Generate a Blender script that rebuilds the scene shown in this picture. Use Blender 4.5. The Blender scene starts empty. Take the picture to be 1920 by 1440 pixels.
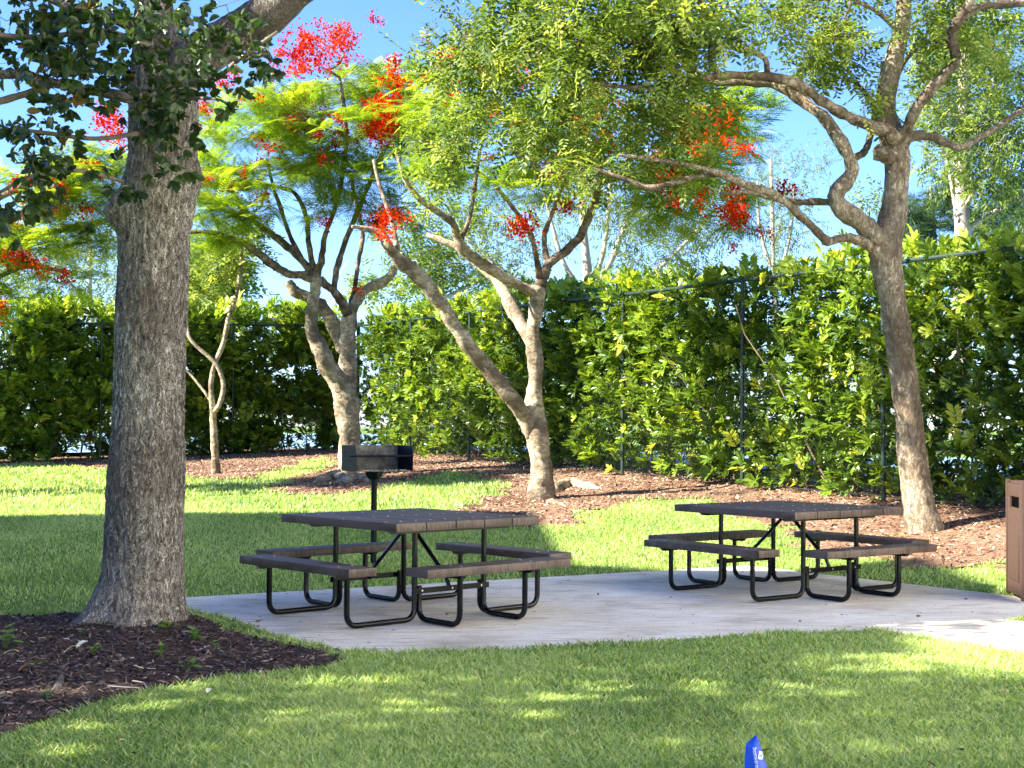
import bpy, bmesh, math, random
import numpy as np
from mathutils import Vector, Matrix, noise

random.seed(7); RNG = np.random.default_rng(11)
SC = bpy.context.scene
COL = SC.collection

# ------------------------------------------------------------------ camera, sky, sun, exposure
F = 2700.0; PITCH = 0.0293; CAMH = 1.476; ROLL = 0.0063
cp, sp = math.cos(PITCH), math.sin(PITCH); cr, sr = math.cos(ROLL), math.sin(ROLL)
FWD = np.array([0, cp, sp]); UP0 = np.array([0, -sp, cp]); EX = np.array([1.0, 0, 0])
RIGHT = EX*cr + UP0*sr; UPV = UP0*cr - EX*sr
cam_d = bpy.data.cameras.new('camera'); cam = bpy.data.objects.new('camera', cam_d); COL.objects.link(cam)
cam_d.sensor_width = 36; cam_d.lens = F/1920*36; cam_d.clip_start = .05; cam_d.clip_end = 2000
cam.matrix_world = Matrix(((RIGHT[0], UPV[0], -FWD[0], 0), (RIGHT[1], UPV[1], -FWD[1], 0),
                           (RIGHT[2], UPV[2], -FWD[2], CAMH), (0, 0, 0, 1)))
SC.camera = cam

SUN_AZ = np.array([-0.97, -0.243]); SUN_EL = math.radians(36)
w = bpy.data.worlds.new('World'); SC.world = w; w.use_nodes = True
nt = w.node_tree; nt.nodes.clear()
sky = nt.nodes.new('ShaderNodeTexSky'); sky.sky_type = 'NISHITA'; sky.sun_disc = False
sky.sun_elevation = SUN_EL; sky.sun_rotation = math.atan2(SUN_AZ[0], SUN_AZ[1]) % (2*math.pi)
sky.air_density = 1.0; sky.dust_density = .15; sky.ozone_density = 1.7; sky.altitude = 600
bg = nt.nodes.new('ShaderNodeBackground'); bg.inputs[1].default_value = .085
wo = nt.nodes.new('ShaderNodeOutputWorld')
hsv = nt.nodes.new('ShaderNodeHueSaturation'); hsv.inputs['Saturation'].default_value = 1.12; nt.links.new(sky.outputs[0], hsv.inputs['Color']); tn = nt.nodes.new('ShaderNodeMixRGB'); tn.blend_type = 'MULTIPLY'; tn.inputs[0].default_value = 1; tn.inputs[2].default_value = (.51, .62, .93, 1); nt.links.new(hsv.outputs[0], tn.inputs[1]); nt.links.new(tn.outputs[0], bg.inputs[0]); nt.links.new(bg.outputs[0], wo.inputs[0])
sd = bpy.data.lights.new('sun', 'SUN'); sd.energy = 5.0; sd.angle = math.radians(.6); sd.color = (1, .92, .76)
so = bpy.data.objects.new('sun', sd); COL.objects.link(so)
sdir = Vector((SUN_AZ[0]*math.cos(SUN_EL), SUN_AZ[1]*math.cos(SUN_EL), math.sin(SUN_EL)))
so.rotation_euler = sdir.to_track_quat('Z', 'Y').to_euler(); so.location = (0, 0, 20)
SC.view_settings.view_transform = 'Standard'; SC.view_settings.look = 'None'
SC.view_settings.exposure = 2.38; SC.view_settings.gamma = 1; SC.view_settings.use_curve_mapping = False
SC.render.engine = 'CYCLES'
SC.cycles.max_bounces = 8; SC.cycles.transparent_max_bounces = 8; SC.cycles.transmission_bounces = 4

# ------------------------------------------------------------------ geometry of the place
def at(px, py, D):
    """point seen in direction (px,py) of the 1920x1440 frame, D metres along the view axis"""
    X = px-960; Y = py-720
    x = X*cr + Y*sr; y = -X*sr + Y*cr
    return np.array([0, 0, CAMH]) + D*(FWD + EX*x/F - UP0*y/F)

SLAB = np.array([(-2.95, 12.15), (-2.85, 11.8), (-2.64, 11.6), (-2.31, 11.14), (-1.86, 10.45), (-1.465, 9.89), (-1.08, 9.44), (-.7, 9.38), (-.2, 9.45), (.8, 9.85),
                 (1.66, 10.2), (2.67, 10.55), (3.36, 9.5), (5.4, 7.9), (8.9, 5.9), (9.2, 8.2), (6.3, 10.2), (4.6, 10.95), (3.78, 11.12),
                 (4.2, 11.35), (5.6, 11.1), (4.4, 12.8), (2.54, 15.4)])
BP = np.array([2.54, 15.4]); NB = np.array([-.5, .866]); NR = np.array([.81, .58])
FC = np.array([-3.8, 35.5]); FR_ = np.array([7.65, 12.76]); FL_ = np.array([-14.4, 28.93])
def sdist(x, y, A, B):            # distance to line AB, positive on the camera's side
    d = (B-A)/np.linalg.norm(B-A); n = np.array([-d[1], d[0]])
    s = (np.array([0, 10.])-A) @ n
    if s < 0: n = -n
    return (x-A[0])*n[0] + (y-A[1])*n[1]
def gz(x, y):
    x = np.asarray(x, float); y = np.asarray(y, float)
    db = np.maximum((x-BP[0])*NB[0] + (y-BP[1])*NB[1], 0); dr = np.maximum((x-BP[0])*NR[0] + (y-BP[1])*NR[1], 0)
    d = np.hypot(db, dr)
    df = np.maximum(np.minimum(sdist(x, y, FC, FR_), sdist(x, y, FC, FL_)), 0)
    zf = np.clip(.5 + (y-16)*.0195, .45, .9) - np.maximum(0, -(x+4))*.03
    zf = np.maximum(zf, .1)
    t = d/(d+df+1e-6)
    return zf*t
def gp(px, py, extra=0.0):
    """where the ray through a pixel meets the ground"""
    lo, hi = 2.0, 60.0
    prev = lo
    for D in np.arange(3, 60, .1):
        p = at(px, py, D)
        if p[2] < gz(p[0], p[1]) + extra: break
        prev = D
    a, b = prev, D
    for _ in range(20):
        m = (a+b)/2; p = at(px, py, m)
        if p[2] < gz(p[0], p[1]) + extra: b = m
        else: a = m
    return at(px, py, b)
def inpoly(x, y, P):
    x = np.asarray(x); y = np.asarray(y); c = np.zeros(x.shape, bool); n = len(P); j = n-1
    for i in range(n):
        xi, yi = P[i][:2]; xj, yj = P[j][:2]
        if yi != yj:
            c ^= ((yi > y) != (yj > y)) & (x < (xj-xi)*(y-yi)/(yj-yi)+xi)
        j = i
    return c
def vnoise(x, y, s, seed=0):
    """cheap smooth value noise, vectorised"""
    x = np.asarray(x)/s + seed*17.3; y = np.asarray(y)/s + seed*9.1
    xi = np.floor(x).astype(int); yi = np.floor(y).astype(int); fx = x-xi; fy = y-yi
    fx = fx*fx*(3-2*fx); fy = fy*fy*(3-2*fy)
    def h(a, b):
        v = np.sin(a*127.1 + b*311.7 + seed*74.7)*43758.5453
        return v-np.floor(v)
    return (h(xi, yi)*(1-fx)+h(xi+1, yi)*fx)*(1-fy) + (h(xi, yi+1)*(1-fx)+h(xi+1, yi+1)*fx)*fy

# ------------------------------------------------------------------ object helpers
def tag(o, label=None, cat=None, group=None, kind=None):
    if label: o['label'] = label
    if cat: o['category'] = cat
    if group: o['group'] = group
    if kind: o['kind'] = kind
    return o
def empty(name, loc, label=None, cat=None, group=None, rz=0):
    o = bpy.data.objects.new(name, None); COL.objects.link(o); o.location = Vector([float(v) for v in loc]); o.rotation_euler[2] = rz
    o.empty_display_size = .1
    bpy.context.view_layer.update()
    return tag(o, label, cat, group)
def link(name, me, mat=None, parent=None, local=False):
    o = bpy.data.objects.new(name, me); COL.objects.link(o)
    if mat is not None and len(me.materials) == 0: me.materials.append(mat)
    if parent is not None:
        o.parent = parent
        if not local: o.matrix_parent_inverse = root_inv(parent)
    return o
def root_inv(p):
    m = Matrix.LocRotScale(p.location, p.rotation_euler, p.scale)
    if p.parent is not None: m = root_mat(p.parent) @ p.matrix_parent_inverse @ m
    return m.inverted()
def root_mat(p):
    m = Matrix.LocRotScale(p.location, p.rotation_euler, p.scale)
    return root_mat(p.parent) @ p.matrix_parent_inverse @ m if p.parent is not None else m
def npmesh(name, V, Fc, rnd=None, smooth=False):
    """mesh from numpy: V (n,3), Fc (m,k) with k = 3 or 4"""
    V = np.ascontiguousarray(V, dtype=np.float32); Fc = np.ascontiguousarray(Fc, dtype=np.int32)
    me = bpy.data.meshes.new(name); m, k = Fc.shape
    me.vertices.add(len(V)); me.vertices.foreach_set('co', V.ravel())
    me.loops.add(m*k); me.loops.foreach_set('vertex_index', Fc.ravel())
    me.polygons.add(m); me.polygons.foreach_set('loop_start', np.arange(0, m*k, k, dtype=np.int32))
    if smooth: me.polygons.foreach_set('use_smooth', np.ones(m, bool))
    me.update(calc_edges=True)
    if rnd is not None:
        a = me.attributes.new('rnd', 'FLOAT', 'POINT'); a.data.foreach_set('value', np.ascontiguousarray(rnd, dtype=np.float32))
    return me
def scatter(tv, tf, P, X, Z, S, rnd=None, jitter=.15):
    """instances of template (tv,tf) at P with x axis X, approx z axis Z, scale S, baked"""
    X = X/np.linalg.norm(X, axis=1, keepdims=True)
    Y = np.cross(Z, X); Y /= (np.linalg.norm(Y, axis=1, keepdims=True)+1e-9); Zn = np.cross(X, Y)
    R = np.stack([X, Y, Zn], axis=1)                      # rows = axes
    V = np.einsum('vk,nkj->nvj', tv, R)*S[:, None, None] + P[:, None, :]
    n, m = len(P), len(tv)
    Fc = (tf[None]+(np.arange(n)*m)[:, None, None]).reshape(-1, tf.shape[1])
    r = (rnd if rnd is not None else RNG.random(n))
    r = np.repeat(r, m).astype(float)
    return V.reshape(-1, 3), Fc, r
def rdir(n):
    v = RNG.normal(size=(n, 3)); return v/np.linalg.norm(v, axis=1, keepdims=True)

class MB:
    """boxes, bars and tubes collected into one mesh (mixed tris and quads)"""
    def __init__(s): s.v = []; s.f = []
    def add(s, V, Fc):
        n = len(s.v); s.v += [tuple(map(float, p)) for p in V]; s.f += [tuple(int(i)+n for i in f) for f in Fc]
    def box(s, c, size, M=None, taper=0):
        hx, hy, hz = [q/2 for q in size]; V = []
        for z in (-hz, hz):
            t = taper if z < 0 else 0
            for x, y in ((-hx+t, -hy), (hx-t, -hy), (hx-t, hy), (-hx+t, hy)): V.append(Vector((x, y, z)))
        if M is not None: V = [M @ p for p in V]
        V = [p+Vector(c) for p in V]
        s.add(V, [(3, 2, 1, 0), (4, 5, 6, 7), (0, 1, 5, 4), (1, 2, 6, 5), (2, 3, 7, 6), (3, 0, 4, 7)])
    def tube(s, pts, r, n=10, caps=True):
        V, Fc = tube_np(np.array(pts, float), np.full(len(pts), r) if np.isscalar(r) else np.array(r, float), n)
        s.add(V, Fc)
        if caps:
            k = len(s.v)-len(V); s.f.append(tuple(k+i for i in range(n))[::-1]); s.f.append(tuple(k+len(V)-n+i for i in range(n)))
    def build(s, name, mat, parent=None, smooth=False, bevel=0, local=True, angle=40):
        me = bpy.data.meshes.new(name); me.from_pydata(s.v, [], s.f)
        bm = bmesh.new(); bm.from_mesh(me); bmesh.ops.recalc_face_normals(bm, faces=bm.faces)
        if bevel:
            es = [e for e in bm.edges if len(e.link_faces) == 2 and e.calc_face_angle(0) > .7]
            bmesh.ops.bevel(bm, geom=es, offset=bevel, segments=2, affect='EDGES', profile=.6)
        if smooth:
            for f in bm.faces: f.smooth = True
            for e in bm.edges:
                if len(e.link_faces) == 2 and e.calc_face_angle(0) > math.radians(angle): e.smooth = False
        bm.to_mesh(me); bm.free()
        return link(name, me, mat, parent, local)
def frames(P):
    T = np.gradient(P, axis=0); T /= np.linalg.norm(T, axis=1, keepdims=True)
    u = np.cross(T[0], [0, 0, 1.]);
    if np.linalg.norm(u) < .05: u = np.cross(T[0], [0, 1., 0])
    u /= np.linalg.norm(u); U = [u]
    for i in range(1, len(P)):
        v = U[-1]-T[i]*(U[-1]@T[i]); U.append(v/np.linalg.norm(v))
    U = np.array(U); return T, U, np.cross(T, U)
def tube_np(P, R, n, off=None):
    T, U, W = frames(P); a = np.arange(n)/n*2*np.pi
    rr = R[:, None]*np.ones(n)[None]
    if off is not None: rr = rr+off
    V = P[:, None]+rr[..., None]*(U[:, None]*np.cos(a)[None, :, None]+W[:, None]*np.sin(a)[None, :, None])
    k = len(P); i = np.arange(k-1)[:, None]*n; j = np.arange(n)[None]
    Fc = np.stack([i+j, i+(j+1) % n, i+n+(j+1) % n, i+n+j], -1).reshape(-1, 4)
    return V.reshape(-1, 3), Fc
def catmull(P, R, m):
    P = np.array(P, float); R = np.array(R, float)
    Q = np.vstack([2*P[0]-P[1], P, 2*P[-1]-P[-2]]); out = []; ro = []
    for i in range(len(P)-1):
        p0, p1, p2, p3 = Q[i:i+4]
        for t in np.arange(m)/m:
            out.append(.5*((2*p1)+(-p0+p2)*t+(2*p0-5*p1+4*p2-p3)*t*t+(-p0+3*p1-3*p2+p3)*t**3)); ro.append(R[i]*(1-t)+R[i+1]*t)
    out.append(P[-1]); ro.append(R[-1])
    return np.array(out), np.array(ro)

# ------------------------------------------------------------------ materials
def newmat(name):
    m = bpy.data.materials.new(name); m.use_nodes = True; n = m.node_tree; n.nodes.clear()
    return m, n, lambda t: n.nodes.new(t), n.links.new
def ramp(node, stops):
    cr_ = node.color_ramp
    while len(cr_.elements) > 1: cr_.elements.remove(cr_.elements[-1])
    cr_.elements[0].position = stops[0][0]; cr_.elements[0].color = (*stops[0][1], 1)
    for p, c in stops[1:]:
        e = cr_.elements.new(p); e.color = (*c, 1)
def leafmat(name, stops, trans=.4, tcol=1.6, rough=.45, spec=.4, objrand=False, tint=(1.15, 1.1, .45)):
    m, n, N, L = newmat(name)
    if objrand:
        a = N('ShaderNodeObjectInfo'); fac = a.outputs['Random']
    else:
        a = N('ShaderNodeAttribute'); a.attribute_name = 'rnd'; fac = a.outputs['Fac']
    r = N('ShaderNodeValToRGB'); ramp(r, stops); L(fac, r.inputs[0])
    p = N('ShaderNodeBsdfPrincipled'); p.inputs['Roughness'].default_value = rough; p.inputs['Specular IOR Level'].default_value = spec
    L(r.outputs[0], p.inputs['Base Color'])
    t = N('ShaderNodeBsdfTranslucent')
    mx = N('ShaderNodeMixRGB'); mx.blend_type = 'MULTIPLY'; mx.inputs[0].default_value = 1
    mx.inputs[2].default_value = (tcol*tint[0], tcol*tint[1], tcol*tint[2], 1)
    L(r.outputs[0], mx.inputs[1]); L(mx.outputs[0], t.inputs[0])
    ms = N('ShaderNodeMixShader'); ms.inputs[0].default_value = trans
    o = N('ShaderNodeOutputMaterial'); L(p.outputs[0], ms.inputs[1]); L(t.outputs[0], ms.inputs[2]); L(ms.outputs[0], o.inputs[0])
    return m
def simplemat(name, col, rough=.5, metal=0, spec=.5, var=0, scale=8, bump=0, col2=None, stretch=(1, 1, 1)):
    m, n, N, L = newmat(name)
    p = N('ShaderNodeBsdfPrincipled'); p.inputs['Roughness'].default_value = rough; p.inputs['Metallic'].default_value = metal
    p.inputs['Specular IOR Level'].default_value = spec; p.inputs['Base Color'].default_value = (*col, 1)
    o = N('ShaderNodeOutputMaterial'); L(p.outputs[0], o.inputs[0])
    if var or bump or col2:
        tc = N('ShaderNodeTexCoord'); mp = N('ShaderNodeMapping'); mp.inputs['Scale'].default_value = stretch; L(tc.outputs['Object'], mp.inputs[0])
        nz = N('ShaderNodeTexNoise'); nz.inputs['Scale'].default_value = scale; nz.inputs['Detail'].default_value = 7; nz.inputs['Roughness'].default_value = .62; L(mp.outputs[0], nz.inputs[0])
        r = N('ShaderNodeValToRGB'); c2 = col2 or tuple(c*(1+var) for c in col); ramp(r, [(.35, tuple(c*(1-var) for c in col)), (.68, c2)])
        L(nz.outputs[0], r.inputs[0]); L(r.outputs[0], p.inputs['Base Color'])
        if bump:
            b = N('ShaderNodeBump'); b.inputs['Strength'].default_value = bump; b.inputs['Distance'].default_value = .01; L(nz.outputs[0], b.inputs['Height']); L(b.outputs[0], p.inputs['Normal'])
    return m
def barkmat(name, dark, mid, light, stretch, scale, bump, dist, patch, patch_amt=.5, patch_scale=3, crack=.55):
    m, n, N, L = newmat(name)
    tc = N('ShaderNodeTexCoord'); mp = N('ShaderNodeMapping'); mp.inputs['Scale'].default_value = stretch; L(tc.outputs['Object'], mp.inputs[0])
    nz = N('ShaderNodeTexNoise'); nz.inputs['Scale'].default_value = scale; nz.inputs['Detail'].default_value = 9; nz.inputs['Roughness'].default_value = .65; nz.inputs['Distortion'].default_value = .4
    L(mp.outputs[0], nz.inputs[0])
    vo = N('ShaderNodeTexVoronoi'); vo.feature = 'DISTANCE_TO_EDGE'; vo.inputs['Scale'].default_value = scale*1.3
    mix0 = N('ShaderNodeMixRGB'); mix0.inputs[0].default_value = .18; L(mp.outputs[0], mix0.inputs[1]); L(nz.outputs['Color'], mix0.inputs[2]); L(mix0.outputs[0], vo.inputs[0])
    mr = N('ShaderNodeMapRange'); mr.inputs[2].default_value = .16; L(vo.outputs['Distance'], mr.inputs[0])
    mr.inputs[1].default_value = 0; mr.inputs[3].default_value = 0; mr.inputs[4].default_value = 1
    mr.inputs['From Max'].default_value = .14
    mul = N('ShaderNodeMath'); mul.operation = 'MULTIPLY'; L(nz.outputs['Fac'], mul.inputs[0]); 
    add = N('ShaderNodeMath'); add.operation = 'MULTIPLY_ADD'; add.inputs[1].default_value = crack; add.inputs[2].default_value = 1.15-crack; L(mr.outputs[0], add.inputs[0]); L(add.outputs[0], mul.inputs[1])
    r = N('ShaderNodeValToRGB'); ramp(r, [(.28, dark), (.48, mid), (.70, light)]); L(mul.outputs[0], r.inputs[0])
    n2 = N('ShaderNodeTexNoise'); n2.inputs['Scale'].default_value = patch_scale; n2.inputs['Detail'].default_value = 5; L(tc.outputs['Object'], n2.inputs[0])
    r2 = N('ShaderNodeValToRGB'); ramp(r2, [(.45, (0, 0, 0)), (.62, (patch_amt,)*3)]); L(n2.outputs['Fac'], r2.inputs[0])
    mx = N('ShaderNodeMixRGB'); mx.inputs[2].default_value = (*patch, 1); L(r2.outputs[0], mx.inputs[0]); L(r.outputs[0], mx.inputs[1])
    p = N('ShaderNodeBsdfPrincipled'); p.inputs['Roughness'].default_value = .9; p.inputs['Specular IOR Level'].default_value = .2
    L(mx.outputs[0], p.inputs['Base Color'])
    b = N('ShaderNodeBump'); b.inputs['Strength'].default_value = bump; b.inputs['Distance'].default_value = dist; L(mul.outputs[0], b.inputs['Height']); L(b.outputs[0], p.inputs['Normal'])
    o = N('ShaderNodeOutputMaterial'); L(p.outputs[0], o.inputs[0])
    return m

M = {}
M['oakbark'] = barkmat('oak_bark', (.055, .042, .036), (.38, .335, .285), (.74, .69, .62), (1, 1, .33), 33, 1, .05, (.12, .09, .07), .6, 1.5, crack=.75)
M['tanbark'] = barkmat('tan_bark', (.09, .062, .04), (.34, .265, .185), (.60, .52, .40), (1, 1, .45), 20, 1, .05, (.12, .085, .06), .75, 2.6, .32)
M['poibark'] = barkmat('smooth_grey_bark', (.10, .072, .048), (.38, .305, .21), (.64, .56, .44), (1, 1, 1.5), 11, 1, .05, (.11, .08, .055), .8, 2.4, .22)
M['limbbark'] = barkmat('shaded_limb_bark', (.03, .022, .016), (.14, .105, .075), (.36, .29, .22), (1, 1, 1), 9, .9, .03, (.05, .035, .025), .8, 3, .25)  # canopy shade on the upper limbs painted in as a darker bark colour
M['palebark'] = barkmat('pale_bark', (.16, .13, .11), (.38, .33, .28), (.55, .5, .44), (1, 1, .5), 6, .4, .02, (.2, .17, .14), .5, 2, .06)
M['twig'] = simplemat('twig', (.17, .135, .10), .85, spec=.2, var=.4, scale=3)
M['oakleaf'] = leafmat('oak_leaf', [(0, (.014, .034, .009)), (.6, (.035, .068, .017)), (.95, (.05, .085, .02)), (1, (.13, .07, .02))], .22, 1.5, .38, .5)
M['oakleafo'] = leafmat('oak_leaf_single', [(0, (.014, .034, .009)), (.6, (.035, .068, .017)), (.97, (.05, .085, .02)), (1, (.13, .07, .02))], .22, 1.5, .38, .5, objrand=True)
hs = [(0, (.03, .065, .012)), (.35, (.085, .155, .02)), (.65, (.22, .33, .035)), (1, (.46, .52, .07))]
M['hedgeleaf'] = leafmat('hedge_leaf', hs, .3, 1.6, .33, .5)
M['hedgeleafo'] = leafmat('hedge_leaf_single', hs, .3, 1.6, .33, .5, objrand=True)
M['fern'] = leafmat('feathery_leaf', [(0, (.07, .15, .015)), (.5, (.17, .28, .022)), (1, (.36, .43, .04))], .5, 1.5, .55, .2)
M['fine'] = leafmat('fine_leaf', [(0, (.035, .075, .018)), (.4, (.10, .16, .03)), (.75, (.23, .30, .06)), (1, (.42, .45, .13))], .45, 1.4, .5, .3)
M['pale'] = leafmat('pale_leaf', [(0, (.08, .12, .03)), (1, (.2, .25, .07))], .4, 1.4, .55, .2)
M['needle'] = leafmat('needle', [(0, (.03, .07, .025)), (1, (.07, .13, .04))], .2, 1.3, .6, .2)
M['flower'] = leafmat('red_flower', [(0, (.20, .004, .002)), (.4, (.50, .018, .004)), (.75, (.62, .06, .008)), (1, (.75, .2, .02))], .3, 1.1, .9, .0, tint=(1.1, .9, .9))
M['grass'] = leafmat('grass_blade', [(0, (.05, .095, .025)), (.35, (.15, .25, .07)), (.65, (.28, .385, .12)), (.93, (.50, .58, .26)), (1, (.55, .48, .27))], .45, 1.5, .45, .35, tint=(1.1, 1.1, .5))
M['weed'] = leafmat('weed_leaf', [(0, (.08, .18, .02)), (1, (.18, .3, .05))], .35, 1.5, .5, .3)
M['metal'] = simplemat('black_metal', (.003, .0035, .005), .22, 0, .3)
M['fencem'] = simplemat('dark_fence_metal', (.018, .036, .034), .38, 0, .5)
M['grillm'] = simplemat('grill_steel', (.004, .007, .012), .5, .0, .15, var=.3, scale=6)
M['ashm'] = simplemat('ashy_grill_steel', (.035, .033, .03), .8, 0, .3, scale=9, col2=(.2, .19, .17))
M['screw'] = simplemat('steel_screw', (.6, .6, .6), .3, .9)
M['grey'] = simplemat('grey_stick', (.3, .27, .24), .8, var=.3, scale=20)
M['deadleaf'] = simplemat('dead_leaf', (.35, .24, .14), .7, var=.4, scale=5)
M['paleleaf'] = simplemat('bleached_leaf', (.62, .6, .47), .7, var=.1, scale=5)
M['render'] = simplemat('stucco', (.62, .56, .46), .9, var=.06, scale=3, bump=.1)
M['bouncewall'] = simplemat('bounce_wall_stucco', (.78, .74, .67), .9, var=.04, scale=3, bump=.1)
M['roof'] = simplemat('roof_tile', (.3, .16, .1), .8, var=.2, scale=6)
M['glass'] = simplemat('dark_glass', (.02, .03, .04), .05, 0, .8)
M['wm'] = simplemat('white_print', (.85, .88, .9), .5)
M['bluewire'] = simplemat('wire', (.35, .36, .38), .35, .8)

def plasticmat():
    m, n, N, L = newmat('brown_recycled_plastic')
    tc = N('ShaderNodeTexCoord'); g = N('ShaderNodeNewGeometry'); sx = N('ShaderNodeSeparateXYZ'); L(tc.outputs['Normal'], sx.inputs[0])
    mp = N('ShaderNodeMapping'); mp.inputs['Scale'].default_value = (60, 4, 10); L(tc.outputs['Object'], mp.inputs[0])
    nz = N('ShaderNodeTexNoise'); nz.inputs['Scale'].default_value = 1; nz.inputs['Detail'].default_value = 5; L(mp.outputs[0], nz.inputs[0])
    n2 = N('ShaderNodeTexNoise'); n2.inputs['Scale'].default_value = 5; n2.inputs['Detail'].default_value = 6; L(tc.outputs['Object'], n2.inputs[0])
    mm = N('ShaderNodeMath'); mm.operation = 'ADD'; L(nz.outputs[0], mm.inputs[0]); L(n2.outputs[0], mm.inputs[1])
    r = N('ShaderNodeValToRGB'); ramp(r, [(.7, (.035, .021, .018)), (.9, (.06, .037, .031)), (1.0, (.10, .068, .058))]); 
    md = N('ShaderNodeMath'); md.operation = 'MULTIPLY'; md.inputs[1].default_value = .95; L(mm.outputs[0], md.inputs[0]); L(md.outputs[0], r.inputs[0])
    p = N('ShaderNodeBsdfPrincipled'); L(r.outputs[0], p.inputs['Base Color']); p.inputs['Specular IOR Level'].default_value = .55
    rr = N('ShaderNodeMapRange'); rr.inputs[3].default_value = .42; rr.inputs[4].default_value = .6; L(n2.outputs[0], rr.inputs[0]); L(rr.outputs[0], p.inputs['Roughness'])
    b = N('ShaderNodeBump'); b.inputs['Strength'].default_value = .25; b.inputs['Distance'].default_value = .003; L(nz.outputs[0], b.inputs['Height']); L(b.outputs[0], p.inputs['Normal'])
    o = N('ShaderNodeOutputMaterial'); L(p.outputs[0], o.inputs[0]); return m
M['plastic'] = plasticmat()
M['binplastic'] = simplemat('brown_bin_plastic', (.055, .030, .023), .55, 0, .4, var=.12, scale=40, bump=.15)

def groundmat(name, stops, scale, big, bump=.4):
    m, n, N, L = newmat(name)
    tc = N('ShaderNodeTexCoord')
    nz = N('ShaderNodeTexNoise'); nz.inputs['Scale'].default_value = scale; nz.inputs['Detail'].default_value = 8; nz.inputs['Roughness'].default_value = .7; L(tc.outputs['Object'], nz.inputs[0])
    n2 = N('ShaderNodeTexNoise'); n2.inputs['Scale'].default_value = big; n2.inputs['Detail'].default_value = 4; L(tc.outputs['Object'], n2.inputs[0])
    ad = N('ShaderNodeMath'); ad.operation = 'MULTIPLY_ADD'; ad.inputs[1].default_value = .35; L(n2.outputs[0], ad.inputs[0]); L(nz.outputs[0], ad.inputs[2])
    r = N('ShaderNodeValToRGB'); ramp(r, stops); L(ad.outputs[0], r.inputs[0])
    p = N('ShaderNodeBsdfPrincipled'); p.inputs['Roughness'].default_value = .95; p.inputs['Specular IOR Level'].default_value = .15; L(r.outputs[0], p.inputs['Base Color'])
    b = N('ShaderNodeBump'); b.inputs['Strength'].default_value = bump; b.inputs['Distance'].default_value = .02; L(nz.outputs[0], b.inputs['Height']); L(b.outputs[0], p.inputs['Normal'])
    o = N('ShaderNodeOutputMaterial'); L(p.outputs[0], o.inputs[0]); return m
M['turf'] = groundmat('turf', [(.4, (.05, .08, .02)), (.62, (.11, .18, .04)), (.85, (.18, .27, .06))], 30, .8)
M['mulch'] = groundmat('dark_mulch', [(.4, (.012, .008, .007)), (.65, (.04, .027, .023)), (.9, (.10, .07, .06))], 45, 1.2, .9)
M['redmulch'] = groundmat('red_brown_mulch', [(.4, (.03, .014, .010)), (.62, (.13, .072, .048)), (.88, (.32, .22, .15))], 28, .7, .9)
M['court'] = simplemat('blue_court', (.2, .33, .48), .6, var=.15, scale=.3)
def concretemat():
    m, n, N, L = newmat('concrete')
    tc = N('ShaderNodeTexCoord')
    a = N('ShaderNodeTexNoise'); a.inputs['Scale'].default_value = .9; a.inputs['Detail'].default_value = 8; a.inputs['Roughness'].default_value = .6; L(tc.outputs['Object'], a.inputs[0])
    mp = N('ShaderNodeMapping'); mp.inputs['Rotation'].default_value = (0, 0, math.radians(-30)); mp.inputs['Scale'].default_value = (1.4, 9, 1); L(tc.outputs['Object'], mp.inputs[0])
    b = N('ShaderNodeTexNoise'); b.inputs['Scale'].default_value = 2.2; b.inputs['Detail'].default_value = 7; b.inputs['Distortion'].default_value = .8; L(mp.outputs[0], b.inputs[0])
    c = N('ShaderNodeTexNoise'); c.inputs['Scale'].default_value = 60; c.inputs['Detail'].default_value = 6; L(tc.outputs['Object'], c.inputs[0])
    ra = N('ShaderNodeValToRGB'); ramp(ra, [(.34, (.45, .40, .32)), (.47, (.64, .59, .50)), (.56, (.70, .655, .57)), (.7, (.75, .71, .62))]); L(a.outputs[0], ra.inputs[0])
    rb = N('ShaderNodeValToRGB'); ramp(rb, [(.30, (.42, .39, .35)), (.42, (.86, .84, .81)), (.55, (1, 1, 1))]); L(b.outputs[0], rb.inputs[0])
    rc = N('ShaderNodeValToRGB'); ramp(rc, [(.3, (.82, .82, .82)), (.6, (1.04, 1.04, 1.04))]); L(c.outputs[0], rc.inputs[0])
    m1 = N('ShaderNodeMixRGB'); m1.blend_type = 'MULTIPLY'; m1.inputs[0].default_value = .8; L(ra.outputs[0], m1.inputs[1]); L(rb.outputs[0], m1.inputs[2])
    m2 = N('ShaderNodeMixRGB'); m2.blend_type = 'MULTIPLY'; m2.inputs[0].default_value = 1; L(m1.outputs[0], m2.inputs[1]); L(rc.outputs[0], m2.inputs[2])
    p = N('ShaderNodeBsdfPrincipled'); p.inputs['Roughness'].default_value = .85; p.inputs['Specular IOR Level'].default_value = .3; L(m2.outputs[0], p.inputs['Base Color'])
    bu = N('ShaderNodeBump'); bu.inputs['Strength'].default_value = .3; bu.inputs['Distance'].default_value = .004; L(c.outputs[0], bu.inputs['Height']); L(bu.outputs[0], p.inputs['Normal'])
    o = N('ShaderNodeOutputMaterial'); L(p.outputs[0], o.inputs[0]); return m
M['concrete'] = concretemat()
def chipmat(name, stops):
    m, n, N, L = newmat(name); a = N('ShaderNodeAttribute'); a.attribute_name = 'rnd'
    r = N('ShaderNodeValToRGB'); ramp(r, stops); L(a.outputs['Fac'], r.inputs[0])
    p = N('ShaderNodeBsdfPrincipled'); p.inputs['Roughness'].default_value = .85; p.inputs['Specular IOR Level'].default_value = .25; L(r.outputs[0], p.inputs['Base Color'])
    o = N('ShaderNodeOutputMaterial'); L(p.outputs[0], o.inputs[0]); return m
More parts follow.
